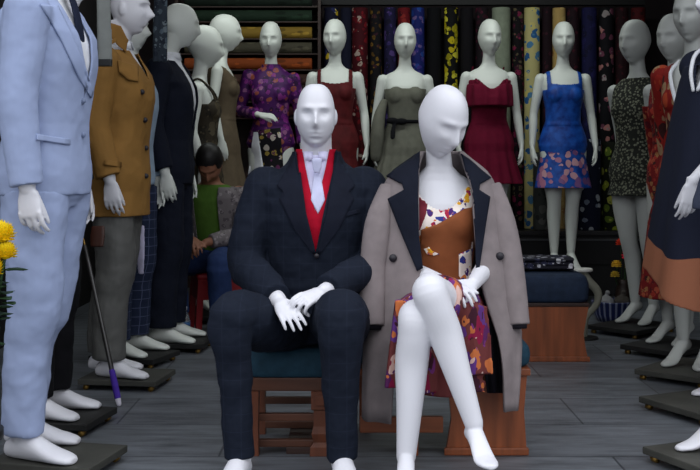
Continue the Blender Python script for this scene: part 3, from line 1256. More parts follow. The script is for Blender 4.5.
# ------------------------------------------------------------------ left row: menswear
def set_back(f, x, dy):
    """shift one leg backwards, more towards the foot"""
    l = f.legs[x]
    n_ = len(l['p']) - 1
    l['p'] = [V(q) + V((0, dy * i / n_, 0)) for i, q in enumerate(l['p'])]
    l['o'] = tuple(V(l['o']) + V((0, dy, 0)))


def narrow(f, k):
    for x in (-1, 1):
        f.legs[x]['p'] = [(q[0] * k, q[1], q[2]) for q in f.legs[x]['p']]
        o = f.legs[x]['o']
        f.legs[x]['o'] = (o[0] * k, o[1], o[2])


def rpx(px, Y):
    return (px - 350) * Y / FOC


def blue_suit_man():
    f = Fig('mannequin', 'white mannequin in a pale blue suit at the front of the left row', 'mannequin', V((-1.0, 3.47, 0)), math.radians(78), .975, group='menswear mannequins on the left')
    a = f.arms[-1]
    a['p'] = [(-.188, -.03, 1.465), (-.235, -.02, 1.17), (-.235, -.055, .905)]
    a['curl'] = (.3, .4, .35)
    f.arms[1]['p'] = [(.188, .03, 1.465), (.235, .10, 1.18), (.24, .06, .925)]
    for x in (-1, 1):
        f.legs[x]['p'] = [(q[0] * .9, q[1], q[2]) for q in f.legs[x]['p']]
        f.legs[x]['o'] = (x * .09, .02, 0)
    set_back(f, 1, .12)
    set_back(f, -1, .02)
    f.body(white, .0045)
    f.trousers(blue_suit, r=(.112, .100, .086, .076, .068))
    sm = f.shirt(white_shirt)
    j = f.jacket(blue_suit, hem=.875, off=.024, upto=.985, vtop=.062, vz=1.19, flare=.025, open_gap=.004)
    bv = bvh_of(j.data)
    R = f.ray
    patch('lapel', [(40, 4), (52, 24), (62, 42), (80, 80), (91, 98), (93, 92), (84, 62), (70, 30), (58, 6)], R, bv, blue_suit, j, .006, .005)
    patch('pocket_flap', [(37, 134), (70, 139), (70, 145), (37, 140)], R, bv, blue_suit, j, .006, .005, 2)
    for px, py in ((83, 101), (83, 135)):
        o, d = R(px, py)
        h = bv.ray_cast(o, d)
        if h[0]:
            S = Solid()
            S.tube([h[0] - d * .010, h[0] + d * .002], (.0095, .0095), 14, 1, caps=False)
            obj('button', to_mesh(S.bm), plain('grey_button', (110, 122, 150), .4), j)
    # bow-shaped dark tie
    S = Solid()
    S.tube([(0, -.078, 1.555), (0, -.092, 1.53), (0, -.105, 1.49), (0, -.118, 1.42), (0, -.128, 1.30)], (.018, .022, .024, .028, .032), 14, 3, side=(1, 0, 0), flat=.35)
    obj('tie', S.build(.005, 3, f.fit), cloth('dark_tie', (26, 32, 50)), f.root)
    f.stand(plate_grey, brass)


def black_suit_man():
    f = Fig('mannequin', 'white mannequin in a black suit and open pale shirt, second in the left row', 'mannequin', V((-1.155, 4.02, 0)), math.radians(80), .935, group='menswear mannequins on the left')
    f.hc = f.hc + V((0, -.03, 0))
    narrow(f, .85)
    f.body(white, .006)
    f.trousers(black_wool, r=(.098, .094, .084, .080, .074))
    f.shirt(white_shirt, off=.012)
    f.jacket(black_wool, hem=.86, vtop=.085, vz=1.08, open_gap=.03)
    f.stand(plate_dark, brass)


def brown_coat_man():
    f = Fig('mannequin', 'mannequin in a long tan coat and grey trousers, third in the left row', 'mannequin', V((-1.05, 4.78, 0)), math.radians(82), .955, group='menswear mannequins on the left')
    narrow(f, .85)
    set_back(f, 1, .10)
    f.arms[1]['p'] = [(.188, .03, 1.465), (.235, .10, 1.18), (.24, .08, .925)]
    f.hc = f.hc + V((0, -.035, 0))
    f.body(white, .006)
    f.trousers(grey_trouser, r=(.098, .098, .090, .086, .076))
    f.shirt(white_shirt, off=.010)
    j = f.jacket(brown_coat, hem=.755, off=.032, vtop=.065, vz=1.40, flare=.02, open_gap=.006, sl=(.080, .074, .068, .062, .056))
    bv = bvh_of(j.data)
    R = f.ray
    patch('collar_flap', [(108, 22), (121, 26), (128, 40), (126, 52), (118, 46), (110, 36)], R, bv, brown_coat, j, .014, .008)
    patch('shoulder_strap', [(100, 44), (116, 38), (117, 42), (101, 49)], R, bv, brown_coat, j, .010, .006, 2)
    patch('chest_flap', [(118, 60), (138, 66), (138, 82), (128, 80), (119, 72)], R, bv, brown_coat, j, .009, .006)
    patch('cuff_strap', [(104, 160), (121, 162), (121, 167), (104, 165)], R, bv, brown_coat, j, .007, .005, 2)
    for px, py in ((142, 92), (145, 120), (146, 148), (146, 176)):
        o, d = R(px, py)
        h = bv.ray_cast(o, d)
        if h[0]:
            S = Solid()
            S.tube([h[0] - d * .010, h[0] + d * .002], (.012, .012), 14, 1, caps=False)
            obj('button', to_mesh(S.bm), dark_button, j)
    # leather strap end below the hem
    S = Solid()
    a = f.Mi @ P(98, 226, 4.52)
    b = f.Mi @ P(97, 247, 4.50)
    S.tube([a, a.lerp(b, .5), b], (.030, .034, .030), 12, 3, caps=False, side=(0, 1, 0), flat=.3)
    obj('leather_pouch', S.build(.004, 3), plain('brown_leather', (62, 34, 26), .4), f.root)
    f.stand(plate_grey, brass)


def plaid_trouser_man():
    f = Fig('mannequin', 'mannequin in navy windowpane trousers standing behind the tan coat', 'mannequin', V((-1.125, 5.32, 0)), math.radians(72), .945, group='menswear mannequins on the left')
    f.body(white_back, .007)
    f.trousers(plaid_trouser, r=(.112, .104, .094, .088, .080))
    f.shirt(cloth('pale_denim_shirt', (140, 158, 178), .3), off=.018, z0=.90, arms=True)
    S = Solid()
    S.tube([f.Mi @ P(139, 226, 5.08), f.Mi @ P(140, 250, 5.05), f.Mi @ P(141, 274, 5.06)], (.030, .026, .016), 14, 4, caps=False, side=(0, 1, 0), flat=.3)
    obj('hanging_cloth', S.build(.005, 3), cloth('lavender_cloth', (186, 182, 208), .3), f.root)
    f.stand(plate_dark, brass)


def navy_suit_man():
    f = Fig('mannequin', 'mannequin with round bald head in a dark navy suit and pale shirt front, left row', 'mannequin', V((-.985, 5.72, 0)), math.radians(84), .985, group='menswear mannequins on the left')
    f.hc = f.hc + V((0, -.04, 0))
    f.head = (.5, .05, 0)
    f.body(white_back, .007, head_kind='female')
    f.trousers(navy_plain)
    f.shirt(white_shirt, off=.012)
    j = f.jacket(navy_plain, hem=.86, vtop=.075, vz=1.16, open_gap=.012)
    f.stand(plate_dark, brass)


def strap_dress_woman():
    f = Fig('mannequin', 'pale female mannequin with bare arm in a brown patterned strap dress, left row', 'mannequin', V((-.955, 6.74, 0)), math.radians(92), 1.05, 'female', group='womenswear mannequins on the left')
    for x in (-1, 1):
        l = f.legs[x]
        l['p'] = [V(q) + V((0, -.0, 0)) for q in l['p']]
    f.head = (.35, .08, 0)
    f.body(white_back, .007)
    dress(f, floral('brown_leaf_print', (52, 46, 36), [(70, 62, 46), (40, 36, 30), (86, 78, 62)], 16, .5), 1.27, .62, .22, straps=.085, amp=.04)
    f.stand(plate_dark, brass, (.40, .34), (0, -.05))


def tan_dress_woman():
    f = Fig('mannequin', 'female mannequin in a plain tan dress, last of the left row beside the purple tunic', 'mannequin', V((-.885, 7.26, PZ)), math.radians(88), .99, 'female', group='womenswear mannequins on the left')
    f.head = (.3, .06, 0)
    f.base = .012
    f.body(white_back, .008)
    dress(f, cloth('tan_dress_cloth', (92, 80, 64), .4), 1.40, .50, .24, neck=lambda q: q.z > 1.385 or (q.y < 0 and q.z > 1.30 + 5 * q.x * q.x), pleats=10, amp=.04, sleeves=None)
    f.stand(plate_dark, brass, (.40, .34), (0, -.05))


blue_suit_man()
black_suit_man()
brown_coat_man()
plaid_trouser_man()
navy_suit_man()
strap_dress_woman()
tan_dress_woman()


# ------------------------------------------------------------------ back row on the low platform
PZ = .25
bm = bmesh.new()
add_box(bm, ((rpx(190, 7.0) + rpx(586, 7.05)) / 2, 7.49, PZ / 2), (rpx(586, 7.0) - rpx(190, 7.0), 1.0, PZ), None, .004)
tag(obj('platform', to_mesh(bm), black_paint, None, False), 'low black platform under the back row of mannequins', 'platform')

scoop = lambda z0, k: (lambda q: q.z > 1.41 or (q.y < .0 and q.z > z0 + k * q.x * q.x and abs(q.x) < .10) or (abs(q.x) > .125 and q.z > 1.27) or (q.y >= 0 and q.z > 1.34 and abs(q.x) < .08))


def back_fig(px, label, k=1.0, rz=0.0, Y=7.5, base=None):
    return Fig('mannequin', label, 'mannequin', V((rpx(px, Y), Y, PZ)), rz, k, 'female', .012, 'womenswear mannequins along the back')


def disc(f):
    S = Solid()
    S.loft([[V((.17 * math.cos(2 * PI * i / 40), -.03 + .17 * math.sin(2 * PI * i / 40), z)) for i in range(40)] for z in (0, .011)])
    obj('base_plate', to_mesh(S.bm), plate_grey, f.root, False)


f = back_fig(271, 'female mannequin in a purple floral long-sleeved tunic over white trousers, back row left')
f.head = (-.05, .12, 0)
a = f.arms[-1]
a['p'] = [(-.160, .008, 1.375), (-.225, .02, 1.13), (-.075, -.17, 1.09)]
a['d'], a['palm'], a['th'] = (1, -.25, -.1), (0, .5, -1), (.2, -1, .3)
f.body(white_back, .007)
purple = floral('purple_floral_silk', (66, 20, 82), [(120, 40, 120), (140, 74, 60), (100, 32, 112), (44, 14, 58), (130, 80, 120)], 24, .5, rough=.5)
d = dress(f, purple, 1.47, .42, .20, neck=lambda q: q.z > 1.455, pleats=4, amp=.02, sleeves=(.050, .048, .044, .042, .038), off=.014, fitted=True)
bv = bvh_of(d.data)
patch('dark_front_panel', [(-.10, .98), (.075, 1.0), (.10, .62), (-.02, .60)], f.front, bv, floral('black_gold_floral', (20, 18, 24), [(150, 130, 60), (90, 40, 80), (190, 180, 170)], 20, .4), d, .008, .004)
patch('white_trouser_slit', [(-.115, .97), (-.085, .97), (-.03, .62), (-.165, .64)], f.front, bv, white_shirt, d, .012, .004)
disc(f)

f = back_fig(335, 'female mannequin in a plain maroon-brown tank dress, back row behind the seated man', 1.01)
f.head = (-.25, .05, 0)
f.body(white_back, .007)
dress(f, plain('maroon_velvet', (84, 20, 24), .7, .25, 18, .5, 11, .2), 1.42, .62, .19, neck=scoop(1.30, 1.5), pleats=12, amp=.03)
disc(f)

f = back_fig(405, 'female mannequin in a strapless grey dress with black waist bow, back row', .995)
f.head = (.0, .06, 0)
f.body(white_back, .007)
grey_dress = cloth('grey_taffeta', (104, 104, 94), .8, 7)
d = dress(f, grey_dress, 1.285, .56, .27, amp=.05, pleats=18)
S = Solid()
S.tube([(-.15, -.03, 1.19), (-.185, -.06, 1.09), (-.20, -.075, .95), (-.21, -.06, .80)], (.028, .042, .05, .04), 14, 4)
obj('side_drape', S.build(.007, 4, f.fit), grey_dress, d)
S = Solid()
for x, z in ((-.045, 1.055), (.02, 1.05)):
    S.ell((x - .05, -.115, z), (.045, .018, .024))
S.tube([(-.075, -.115, 1.05), (-.09, -.13, .99), (-.095, -.14, .94)], (.016, .018, .02), 10, 3, side=(1, 0, 0), flat=.4)
S.tube([(.12 * math.cos(2 * PI * i / 24), -.0 + .10 * math.sin(2 * PI * i / 24), 1.05) for i in range(25)], (.014,) * 25, 10, 1)
obj('waist_bow', S.build(.006, 3, f.fit), black_wool, d)
disc(f)

f = back_fig(489, 'female mannequin in a burgundy dress with ruffled sweetheart bodice, back row', 1.01, .08)
f.head = (.12, .08, 0)
f.body(white_back, .007)
burg = cloth('burgundy_crepe', (98, 12, 40), .5, 8)
d = dress(f, burg, 1.33, .60, .235, neck=lambda q: q.y < .02 and q.z > 1.235 + min(.10, abs(q.x) * 1.05), pleats=16, amp=.05, straps=.105)
S = Solid()
rings = []
for z, rr in ((1.30, .0), (1.27, .010), (1.20, .024), (1.145, .036), (1.14, .02)):
    q = sec_at(FT, z)
    rings.append([V(((q[1] + .014 + rr + .008 * math.sin(i * PI * 2 / 9)) * math.cos(2 * PI * i / 90), q[3] + (-.045 if math.sin(2 * PI * i / 90) < 0 else 0) * abs(math.sin(2 * PI * i / 90)) + (q[2] + .012 + rr + .008 * math.sin(i * PI * 2 / 7.5)) * math.sin(2 * PI * i / 90), z - (.055 * max(0, 1 - abs(math.cos(2 * PI * i / 90)) * 2) if z > 1.26 and i > 45 else 0))) for i in range(90)])
S.loft(rings)
obj('ruffle', S.build(.006, 2, f.fit), burg, d)
disc(f)

f = back_fig(563, 'female mannequin in a royal blue dress with pale floral hem, back row right', 1.0)
f.head = (-.12, .08, 0)
f.body(white_back, .007)
s = Nodes('blue_dress_floral_hem')
sep = s.n('SeparateXYZ')
s.l(s.tc.outputs['Object'], sep.inputs[0])
nz = s.n('TexNoise', Scale=22.0, Detail=3.0)
s.l(s.coords(), nz.inputs['Vector'])
vo = s.n('TexVoronoi', Scale=19.0)
s.l(s.coords((1, 1, 1), .05, 14), vo.inputs['Vector'])
hgt = s.math('ADD', sep.outputs[2], s.math('MULTIPLY', nz.outputs[0], .12))
band = s.math('LESS_THAN', hgt, .90)
fl = s.math('LESS_THAN', vo.outputs['Distance'], .50)
spx = s.n('SeparateColor')
s.l(vo.outputs['Color'], spx.inputs[0])
pet = s.ramp(spx.outputs[0], [(0, lin((168, 110, 138))), (.4, lin((196, 150, 160))), (.7, lin((120, 80, 130)))])
basec = s.ramp(nz.outputs[0], [(.35, lin((12, 52, 132))), (.65, lin((26, 84, 176)))], False)
s.done(s.mix(s.math('MULTIPLY', band, fl), basec, pet), .5, .4, 9, .3)
d = dress(f, s.m, 1.42, .575, .205, neck=scoop(1.305, 1.0), pleats=10, amp=.02)
disc(f)


# ------------------------------------------------------------------ right row
check_green = floral('dark_check_knit', (34, 36, 32), [(92, 94, 80), (110, 112, 98)], 62, .42, 0, rough=.9)
f = Fig('mannequin', 'grey female mannequin in a dark speckled sleeveless dress, last of the right row', 'mannequin', V((rpx(637, 6.3), 6.3, 0)), math.radians(-48), 1.035, 'female', group='womenswear mannequins on the right')
f.head = (0, .05, 0)
for x in (-1, 1):
    f.arms[x]['p'] = [(x * .160, .008, 1.352), (x * .185, .10, 1.11), (x * .17, .14, .87)]
    set_back(f, x, .06)
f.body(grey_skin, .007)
dress(f, check_green, 1.43, .74, .175, neck=lambda q: q.z > 1.42 or (abs(q.x) > .13 and q.z > 1.29), pleats=6, amp=.01)
f.stand(plate_dark, brass, (.44, .34), (0, -.05))

red_print = floral('red_paisley_print', (112, 22, 24), [(150, 46, 36), (60, 28, 28), (150, 104, 66), (84, 14, 26), (160, 74, 52)], 30, .52)
back_arms = lambda f: [f.arms[x].update(p=[(x * .160, .008, 1.352), (x * .195, .10, 1.11), (x * .19, .15, .87)]) for x in (-1, 1)]
f = Fig('mannequin', 'grey female mannequin in a long red paisley dress beside the speckled one', 'mannequin', V((rpx(676, 5.62), 5.62, 0)), math.radians(-48), 1.0, 'female', group='womenswear mannequins on the right')
f.head = (0, .1, 0)
back_arms(f)
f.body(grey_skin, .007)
dress(f, red_print, 1.42, .24, .20, neck=scoop(1.29, 2), pleats=10, amp=.05, sleeves=(.056, .050, .044, .04, .036))
f.stand(plate_dark, brass, (.44, .34), (0, -.05))

f = Fig('mannequin', 'grey female mannequin in a red and orange wrap with pale neckline trim, right row', 'mannequin', V((rpx(694, 4.98), 4.98, 0)), math.radians(-42), 1.02, 'female', group='womenswear mannequins on the right')
f.head = (0, .1, 0)
back_arms(f)
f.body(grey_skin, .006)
d = dress(f, floral('red_orange_ikat', (124, 26, 22), [(160, 62, 36), (56, 24, 24), (150, 120, 90), (140, 34, 26)], 22, .5, scl=(1, 1, .5)), 1.42, .50, .21, neck=lambda q: q.z > 1.41 or (q.y < 0 and q.z > 1.16 + abs(q.x) * 2.4), pleats=10, amp=.04, sleeves=(.056, .050, .044, .04, .036))
for x in (-1, 1):
    S = Solid()
    S.tube([(x * .01, -.135, 1.17), (x * .045, -.125, 1.27), (x * .075, -.085, 1.36), (x * .07, .0, 1.42)], (.010,) * 4, 8, 4)
    obj('neck_trim', S.build(.005, 2, f.fit), white_shirt, d)
f.stand(plate_grey, brass, (.44, .34), (0, -.05))

# the navy cape with a tan border
f = Fig('mannequin', 'white female mannequin in a navy cape with a wide tan border at the right edge', 'mannequin', V((1.525, 4.28, 0)), math.radians(-64), 1.0, 'female', group='womenswear mannequins on the right')
f.head = (0, .05, 0)
a = f.arms[1]
a['p'] = [(.160, .008, 1.375), (.23, -.12, 1.10), (.15, -.32, .885)]
a['d'], a['palm'], a['th'] = (-.05, -.12, -1), (-1, .2, 0), (-.2, -1, 0)
for x in (-1, 1):
    set_back(f, x, .06)
f.body(white, .005)
s = Nodes('navy_cape_tan_border')
sep = s.n('SeparateXYZ')
s.l(s.tc.outputs['Object'], sep.inputs[0])
edge = s.math('ADD', s.math('MULTIPLY', sep.outputs[0], .10), s.math('MULTIPLY', sep.outputs[1], -.35))
s.done(s.mix(s.math('LESS_THAN', s.math('ADD', sep.outputs[2], edge), .72), lin((30, 34, 50)), lin((150, 96, 72))), .85, .3, 8, .15)
S = Solid()
S.sect(sec_range(FT, 1.10, 1.455, .022, 14))
rings = []
n = 120
for i in range(14):
    t = i / 13
    r = []
    for kk in range(n):
        th = 2 * PI * kk / n
        w = t ** .8
        ax, by = .19 + .155 * w, .125 + .155 * w
        m = 1 + .07 * w * math.sin(7 * th + .6) + .03 * w * math.sin(11 * th)
        zb = .46 + .07 * math.sin(th * 2 + .4) - .10 * max(0, -math.sin(th)) * .3
        z = 1.36 + (zb - 1.36) * t
        r.append(V((ax * m * math.cos(th), .005 + by * m * math.sin(th), z)))
    rings.append(r)
S.loft(rings)
for x in (-1, 1):
    S.ell((x * .155, .01, 1.36), (.075, .08, .075))
me = S.build(.006, 3, None)
carve(me, lambda q: q.z > 1.44 or (q.y < 0 and q.z > 1.24 + abs(q.x) * 3.0) )
me.transform(f.fit)
cp = obj('cape', me, s.m, f.root)
md = cp.modifiers.new('thick', 'SOLIDIFY')
md.thickness = .005
bv = bvh_of(me)
for x in (-1, 1):
    S = Solid()
    S.tube([(x * .012, -.155, 1.25), (x * .045, -.135, 1.33), (x * .07, -.08, 1.41), (x * .06, .01, 1.45)], (.008, .009, .009, .008), 10, 4)
    obj('neck_trim', S.build(.005, 2, f.fit), white_shirt, cp)
f.stand(plate_grey, brass, (.46, .36), (0, -.06))

# nearest one: only a leg and foot enter the frame
f = Fig('mannequin', 'white female mannequin cut off by the right edge, only its bare feet in view', 'mannequin', V((1.325, 3.50, 0)), math.radians(-66), 1.0, 'female', group='womenswear mannequins on the right')
back_arms(f)
for x in (-1, 1):
    set_back(f, x, -.08)
f.body(white, .006)
dress(f, cloth('grey_blue_dress', (60, 66, 84), .4), 1.40, .80, .19, neck=scoop(1.28, 2), pleats=8, amp=.03)
f.stand(plate_grey, brass, (.46, .36), (0, -.06))


# ------------------------------------------------------------------ fabric rolls at the back
bm = bmesh.new()
CY0, CY1, CZ = 8.02, 8.72, .50
cx0, cx1 = rpx(322, 8.0), rpx(655, 8.0)
ctr = thing('counter', 'long black counter carrying the upright fabric rolls along the back wall', 'counter', ((cx0 + cx1) / 2, (CY0 + CY1) / 2, 0))
W = cx1 - cx0
obj('carcass', box_mesh((0, 0, .23), (W, CY1 - CY0, .46), None, .004), black_paint, ctr, False)
obj('counter_top', box_mesh((0, -.01, .48), (W + .02, CY1 - CY0 + .02, .035), None, .004), plain('black_top', (30, 28, 30), .4), ctr, False)
for i in range(4):
    d_ = obj('drawer', box_mesh((-W / 2 + W * (i + .5) / 4, -(CY1 - CY0) / 2 - .008, .34), (W / 4 - .02, .018, .20), None, .003), black_paint, ctr, False)
    obj('drawer_lip', box_mesh((-W / 2 + W * (i + .5) / 4, -(CY1 - CY0) / 2 - .022, .43), (W / 4 - .06, .012, .014), None, .002), plain('dark_steel', (70, 70, 74), .4), d_, False)
rail = obj('trim_1', box_mesh((rpx(485, 8.1), 8.30, 2.31), (rpx(655, 8.1) - rpx(322, 8.1), .06, .10)), black_paint, None, False)
rail['kind'] = 'structure'


def roll_mesh(r, L, axis='Z'):
    """a wound bolt: spiral section with a loose outer flap, cardboard core at the ends"""
    bm = bmesh.new()
    n = 40
    rings = []
    for z, f in ((0, .97), (.012, 1.0), (L * .35, 1.01), (L * .7, .995), (L - .012, 1.0), (L, .97)):
        ring = []
        for i in range(n):
            t = i / n
            rr = r * f * (1 + .07 * t)
            ring.append(bm.verts.new((rr * math.cos(2 * PI * t), rr * math.sin(2 * PI * t), z)))
        rings.append(ring)
    for a, b in zip(rings, rings[1:]):
        for i in range(n):
            j = (i + 1) % n
            bm.faces.new((a[i], a[j], b[j], b[i]))
    for ring, z, fl in ((rings[0], 0, True), (rings[-1], L, False)):
        inner = [bm.verts.new((r * .28 * math.cos(2 * PI * i / n), r * .28 * math.sin(2 * PI * i / n), z)) for i in range(n)]
        deep = [bm.verts.new((r * .28 * math.cos(2 * PI * i / n), r * .28 * math.sin(2 * PI * i / n), z + (.03 if fl else -.03))) for i in range(n)]
        for a, b in ((ring, inner), (inner, deep)):
            for i in range(n):
                j = (i + 1) % n
                bm.faces.new((a[i], a[j], b[j], b[i]))
        bm.faces.new(deep)
    me = to_mesh(bm)
    if axis == 'X':
        me.transform(Matrix.Rotation(PI / 2, 4, 'Y'))
    return me


K = (14, 13, 17)
ROLLS = [
    (331, 15, (20, 22, 44), [(206, 176, 40), (230, 224, 180), (34, 40, 84)], 9, .36, 'navy fabric roll with large yellow blossoms, left end of the upright rolls'),
    (346, 12, (24, 26, 44), None, 0, 0, 'plain midnight blue fabric roll beside the yellow-blossom roll'),
    (360, 17, (66, 10, 20), [(120, 20, 30), (170, 150, 140), (96, 12, 24)], 12, .42, 'wine red fabric roll with crimson and pale motifs'),
    (376, 13, (18, 16, 20), [(120, 90, 30), (84, 60, 24), (52, 24, 36)], 13, .40, 'black fabric roll with ochre motifs beside the wine red one'),
    (390, 13, (30, 26, 62), [(52, 42, 98), (22, 20, 44), (80, 60, 120)], 12, .45, 'deep violet-blue mottled fabric roll left of the strapless grey dress'),
    (404, 13, (104, 18, 26), [(60, 10, 22), (140, 40, 36)], 13, .4, 'crimson fabric roll rising behind the head over the strapless grey dress'),
    (418, 14, (26, 36, 104), [(60, 50, 130), (34, 70, 150), (110, 90, 140)], 12, .45, 'royal blue and purple blotched fabric roll'),
    (434, 15, (16, 16, 20), None, 0, 0, 'plain black fabric roll between the royal blue and the yellow-flowered one'),
    (451, 15, (16, 16, 16), [(196, 176, 24), (150, 140, 20), (210, 200, 60)], 10, .46, 'black fabric roll with bright yellow-green flowers'),
    (467, 14, (22, 20, 24), None, 0, 0, 'plain charcoal fabric roll right of the yellow-green flowered one'),
    (482, 14, (26, 18, 24), [(80, 24, 46), (50, 16, 30)], 13, .4, 'black fabric roll with faint maroon flowers'),
    (501, 20, (138, 146, 128), None, 0, 0, 'thick plain sage grey fabric roll behind the burgundy dress'),
    (518, 12, (18, 14, 18), [(120, 30, 66), (60, 20, 40), (90, 80, 60)], 13, .42, 'black fabric roll with dark pink roses next to the sage one'),
    (532, 17, (196, 186, 128), [(46, 96, 150), (80, 130, 170), (210, 196, 120)], 9, .42, 'cream-yellow fabric roll printed with blue leaves'),
    (547, 11, (30, 14, 22), [(60, 24, 36)], 12, .3, 'dark plum fabric roll between the two yellow ones'),
    (559, 14, (188, 156, 96), [(200, 170, 110), (170, 120, 70)], 9, .4, 'amber yellow fabric roll behind the royal blue dress'),
    (573, 14, (34, 16, 24), [(70, 24, 36), (24, 14, 22)], 12, .4, 'dark maroon fabric roll right of the amber one'),
    (589, 16, (26, 26, 66), [(36, 34, 84), (20, 20, 48)], 10, .4, 'dark indigo fabric roll, plain but for a faint weave'),
    (606, 16, (16, 15, 20), [(180, 120, 116), (150, 140, 140), (110, 60, 80)], 8, .38, 'black fabric roll with large pale pink blossoms'),
    (622, 14, (34, 12, 18), [(60, 18, 26)], 12, .35, 'dark wine fabric roll behind the speckled dress'),
    (638, 15, (70, 14, 18), [(40, 10, 14), (100, 24, 24)], 12, .4, 'brick red fabric roll at the right end of the upright rolls'),
]
YR = 8.30
for i, (px, wd, base, pal, scl, thr, lab) in enumerate(ROLLS):
    r = wd / 2 * YR / FOC * .90
    m = floral('roll_print', base, pal, scl * 1.7, thr, .45, bump=.2) if pal else cloth('roll_cloth', base, .3)
    o = obj('fabric_roll', roll_mesh(r, 1.74), m)
    o.location = (rpx(px, YR), YR, .4985)
    o.rotation_euler = (0, 0, i * 1.9)
    tag(o, lab, 'fabric roll', 'upright fabric rolls on the counter')
for px, wd, h, base, pal, scl, thr, lab in (
        (589, 22, .70, (22, 26, 48), [(170, 176, 184), (120, 130, 150)], 15, .36, 'short navy fabric roll printed with white ovals, in front of the indigo one'),
        (613, 22, .68, (20, 24, 14), [(130, 140, 40), (90, 110, 36), (160, 160, 70)], 14, .42, 'short black fabric roll with yellow-green leaves beside the white-oval one'),
        (541, 15, .60, (70, 72, 70), [(100, 100, 96), (54, 56, 56)], 12, .4, 'short grey fabric roll left of the royal blue dress'),
        (466, 18, .62, (30, 18, 30), [(70, 30, 60)], 12, .4, 'short dark plum fabric roll left of the burgundy dress'),
        (384, 18, .66, (24, 24, 36), [(60, 56, 50)], 12, .4, 'short dark slate fabric roll left of the grey dress')):
    Y = 8.13
    r = wd / 2 * Y / FOC
    o = obj('fabric_roll', roll_mesh(r, h), floral('roll_print', base, pal, scl, thr, .3, bump=.2))
    o.location = (rpx(px, Y), Y, .4985)
    tag(o, lab, 'fabric roll', 'short upright fabric rolls on the counter')

# shelf of rolls lying on their sides
sx0, sx1 = rpx(176, 8.2), rpx(321, 8.2)
SY = 8.35
sh = thing('fabric_shelf', 'dark open shelf stacked with fabric rolls lying lengthwise, left back wall', 'shelf', ((sx0 + sx1) / 2, SY, 0))
SW = sx1 - sx0
for sg in (-1, 1):
    obj('side_panel', box_mesh((sg * (SW / 2 - .012), 0, 1.15), (.024, .42, 2.3), None, .003), wood_dark, sh, False)
obj('back_panel', box_mesh((0, .215, 1.15), (SW, .012, 2.3), None, .001), wood_dark, sh, False)
rows = [(0, (26, 36, 30), 'dark green-black fabric roll lying above the bottle green one'),
        (15, (34, 50, 38), 'bottle green fabric roll lying above the gold one'),
        (32, (140, 112, 46), 'gold fabric roll lying in the shelf above the purple tunic'),
        (47, (74, 70, 58), 'olive grey fabric roll lying below the gold one'),
        (63, (138, 66, 30), 'rust orange fabric roll lying in the shelf'),
        (79, (66, 44, 40), 'brown fabric roll lying below the rust orange one'),
        (95, (40, 30, 32), 'dark umber fabric roll lying second below the rust one'),
        (111, (58, 22, 26), 'maroon fabric roll lying low in the shelf behind the seated man')]
for i, (py, c, lab) in enumerate(rows):
    z = py2z(py, 8.17)
    r = .046
    bz = z - r * 1.06 - .009
    obj('shelf_board', box_mesh((0, .0, bz), (SW - .048, .42, .010), None, .001), wood_dark, sh, False)
    o = obj('fabric_roll', roll_mesh(r, SW - .14, 'X'), floral('bolt_cloth', c, [tuple(min(255, int(v * 1.25)) for v in c), tuple(int(v * .75) for v in c)], 18, .3, .2, (.4, 1, 1), .3))
    o.location = (sx0 + .07, 8.20, bz + .0055 + r * 1.035)
    o.rotation_euler = (0, 0, 0)
    tag(o, lab, 'fabric roll', 'fabric rolls lying in the shelf')


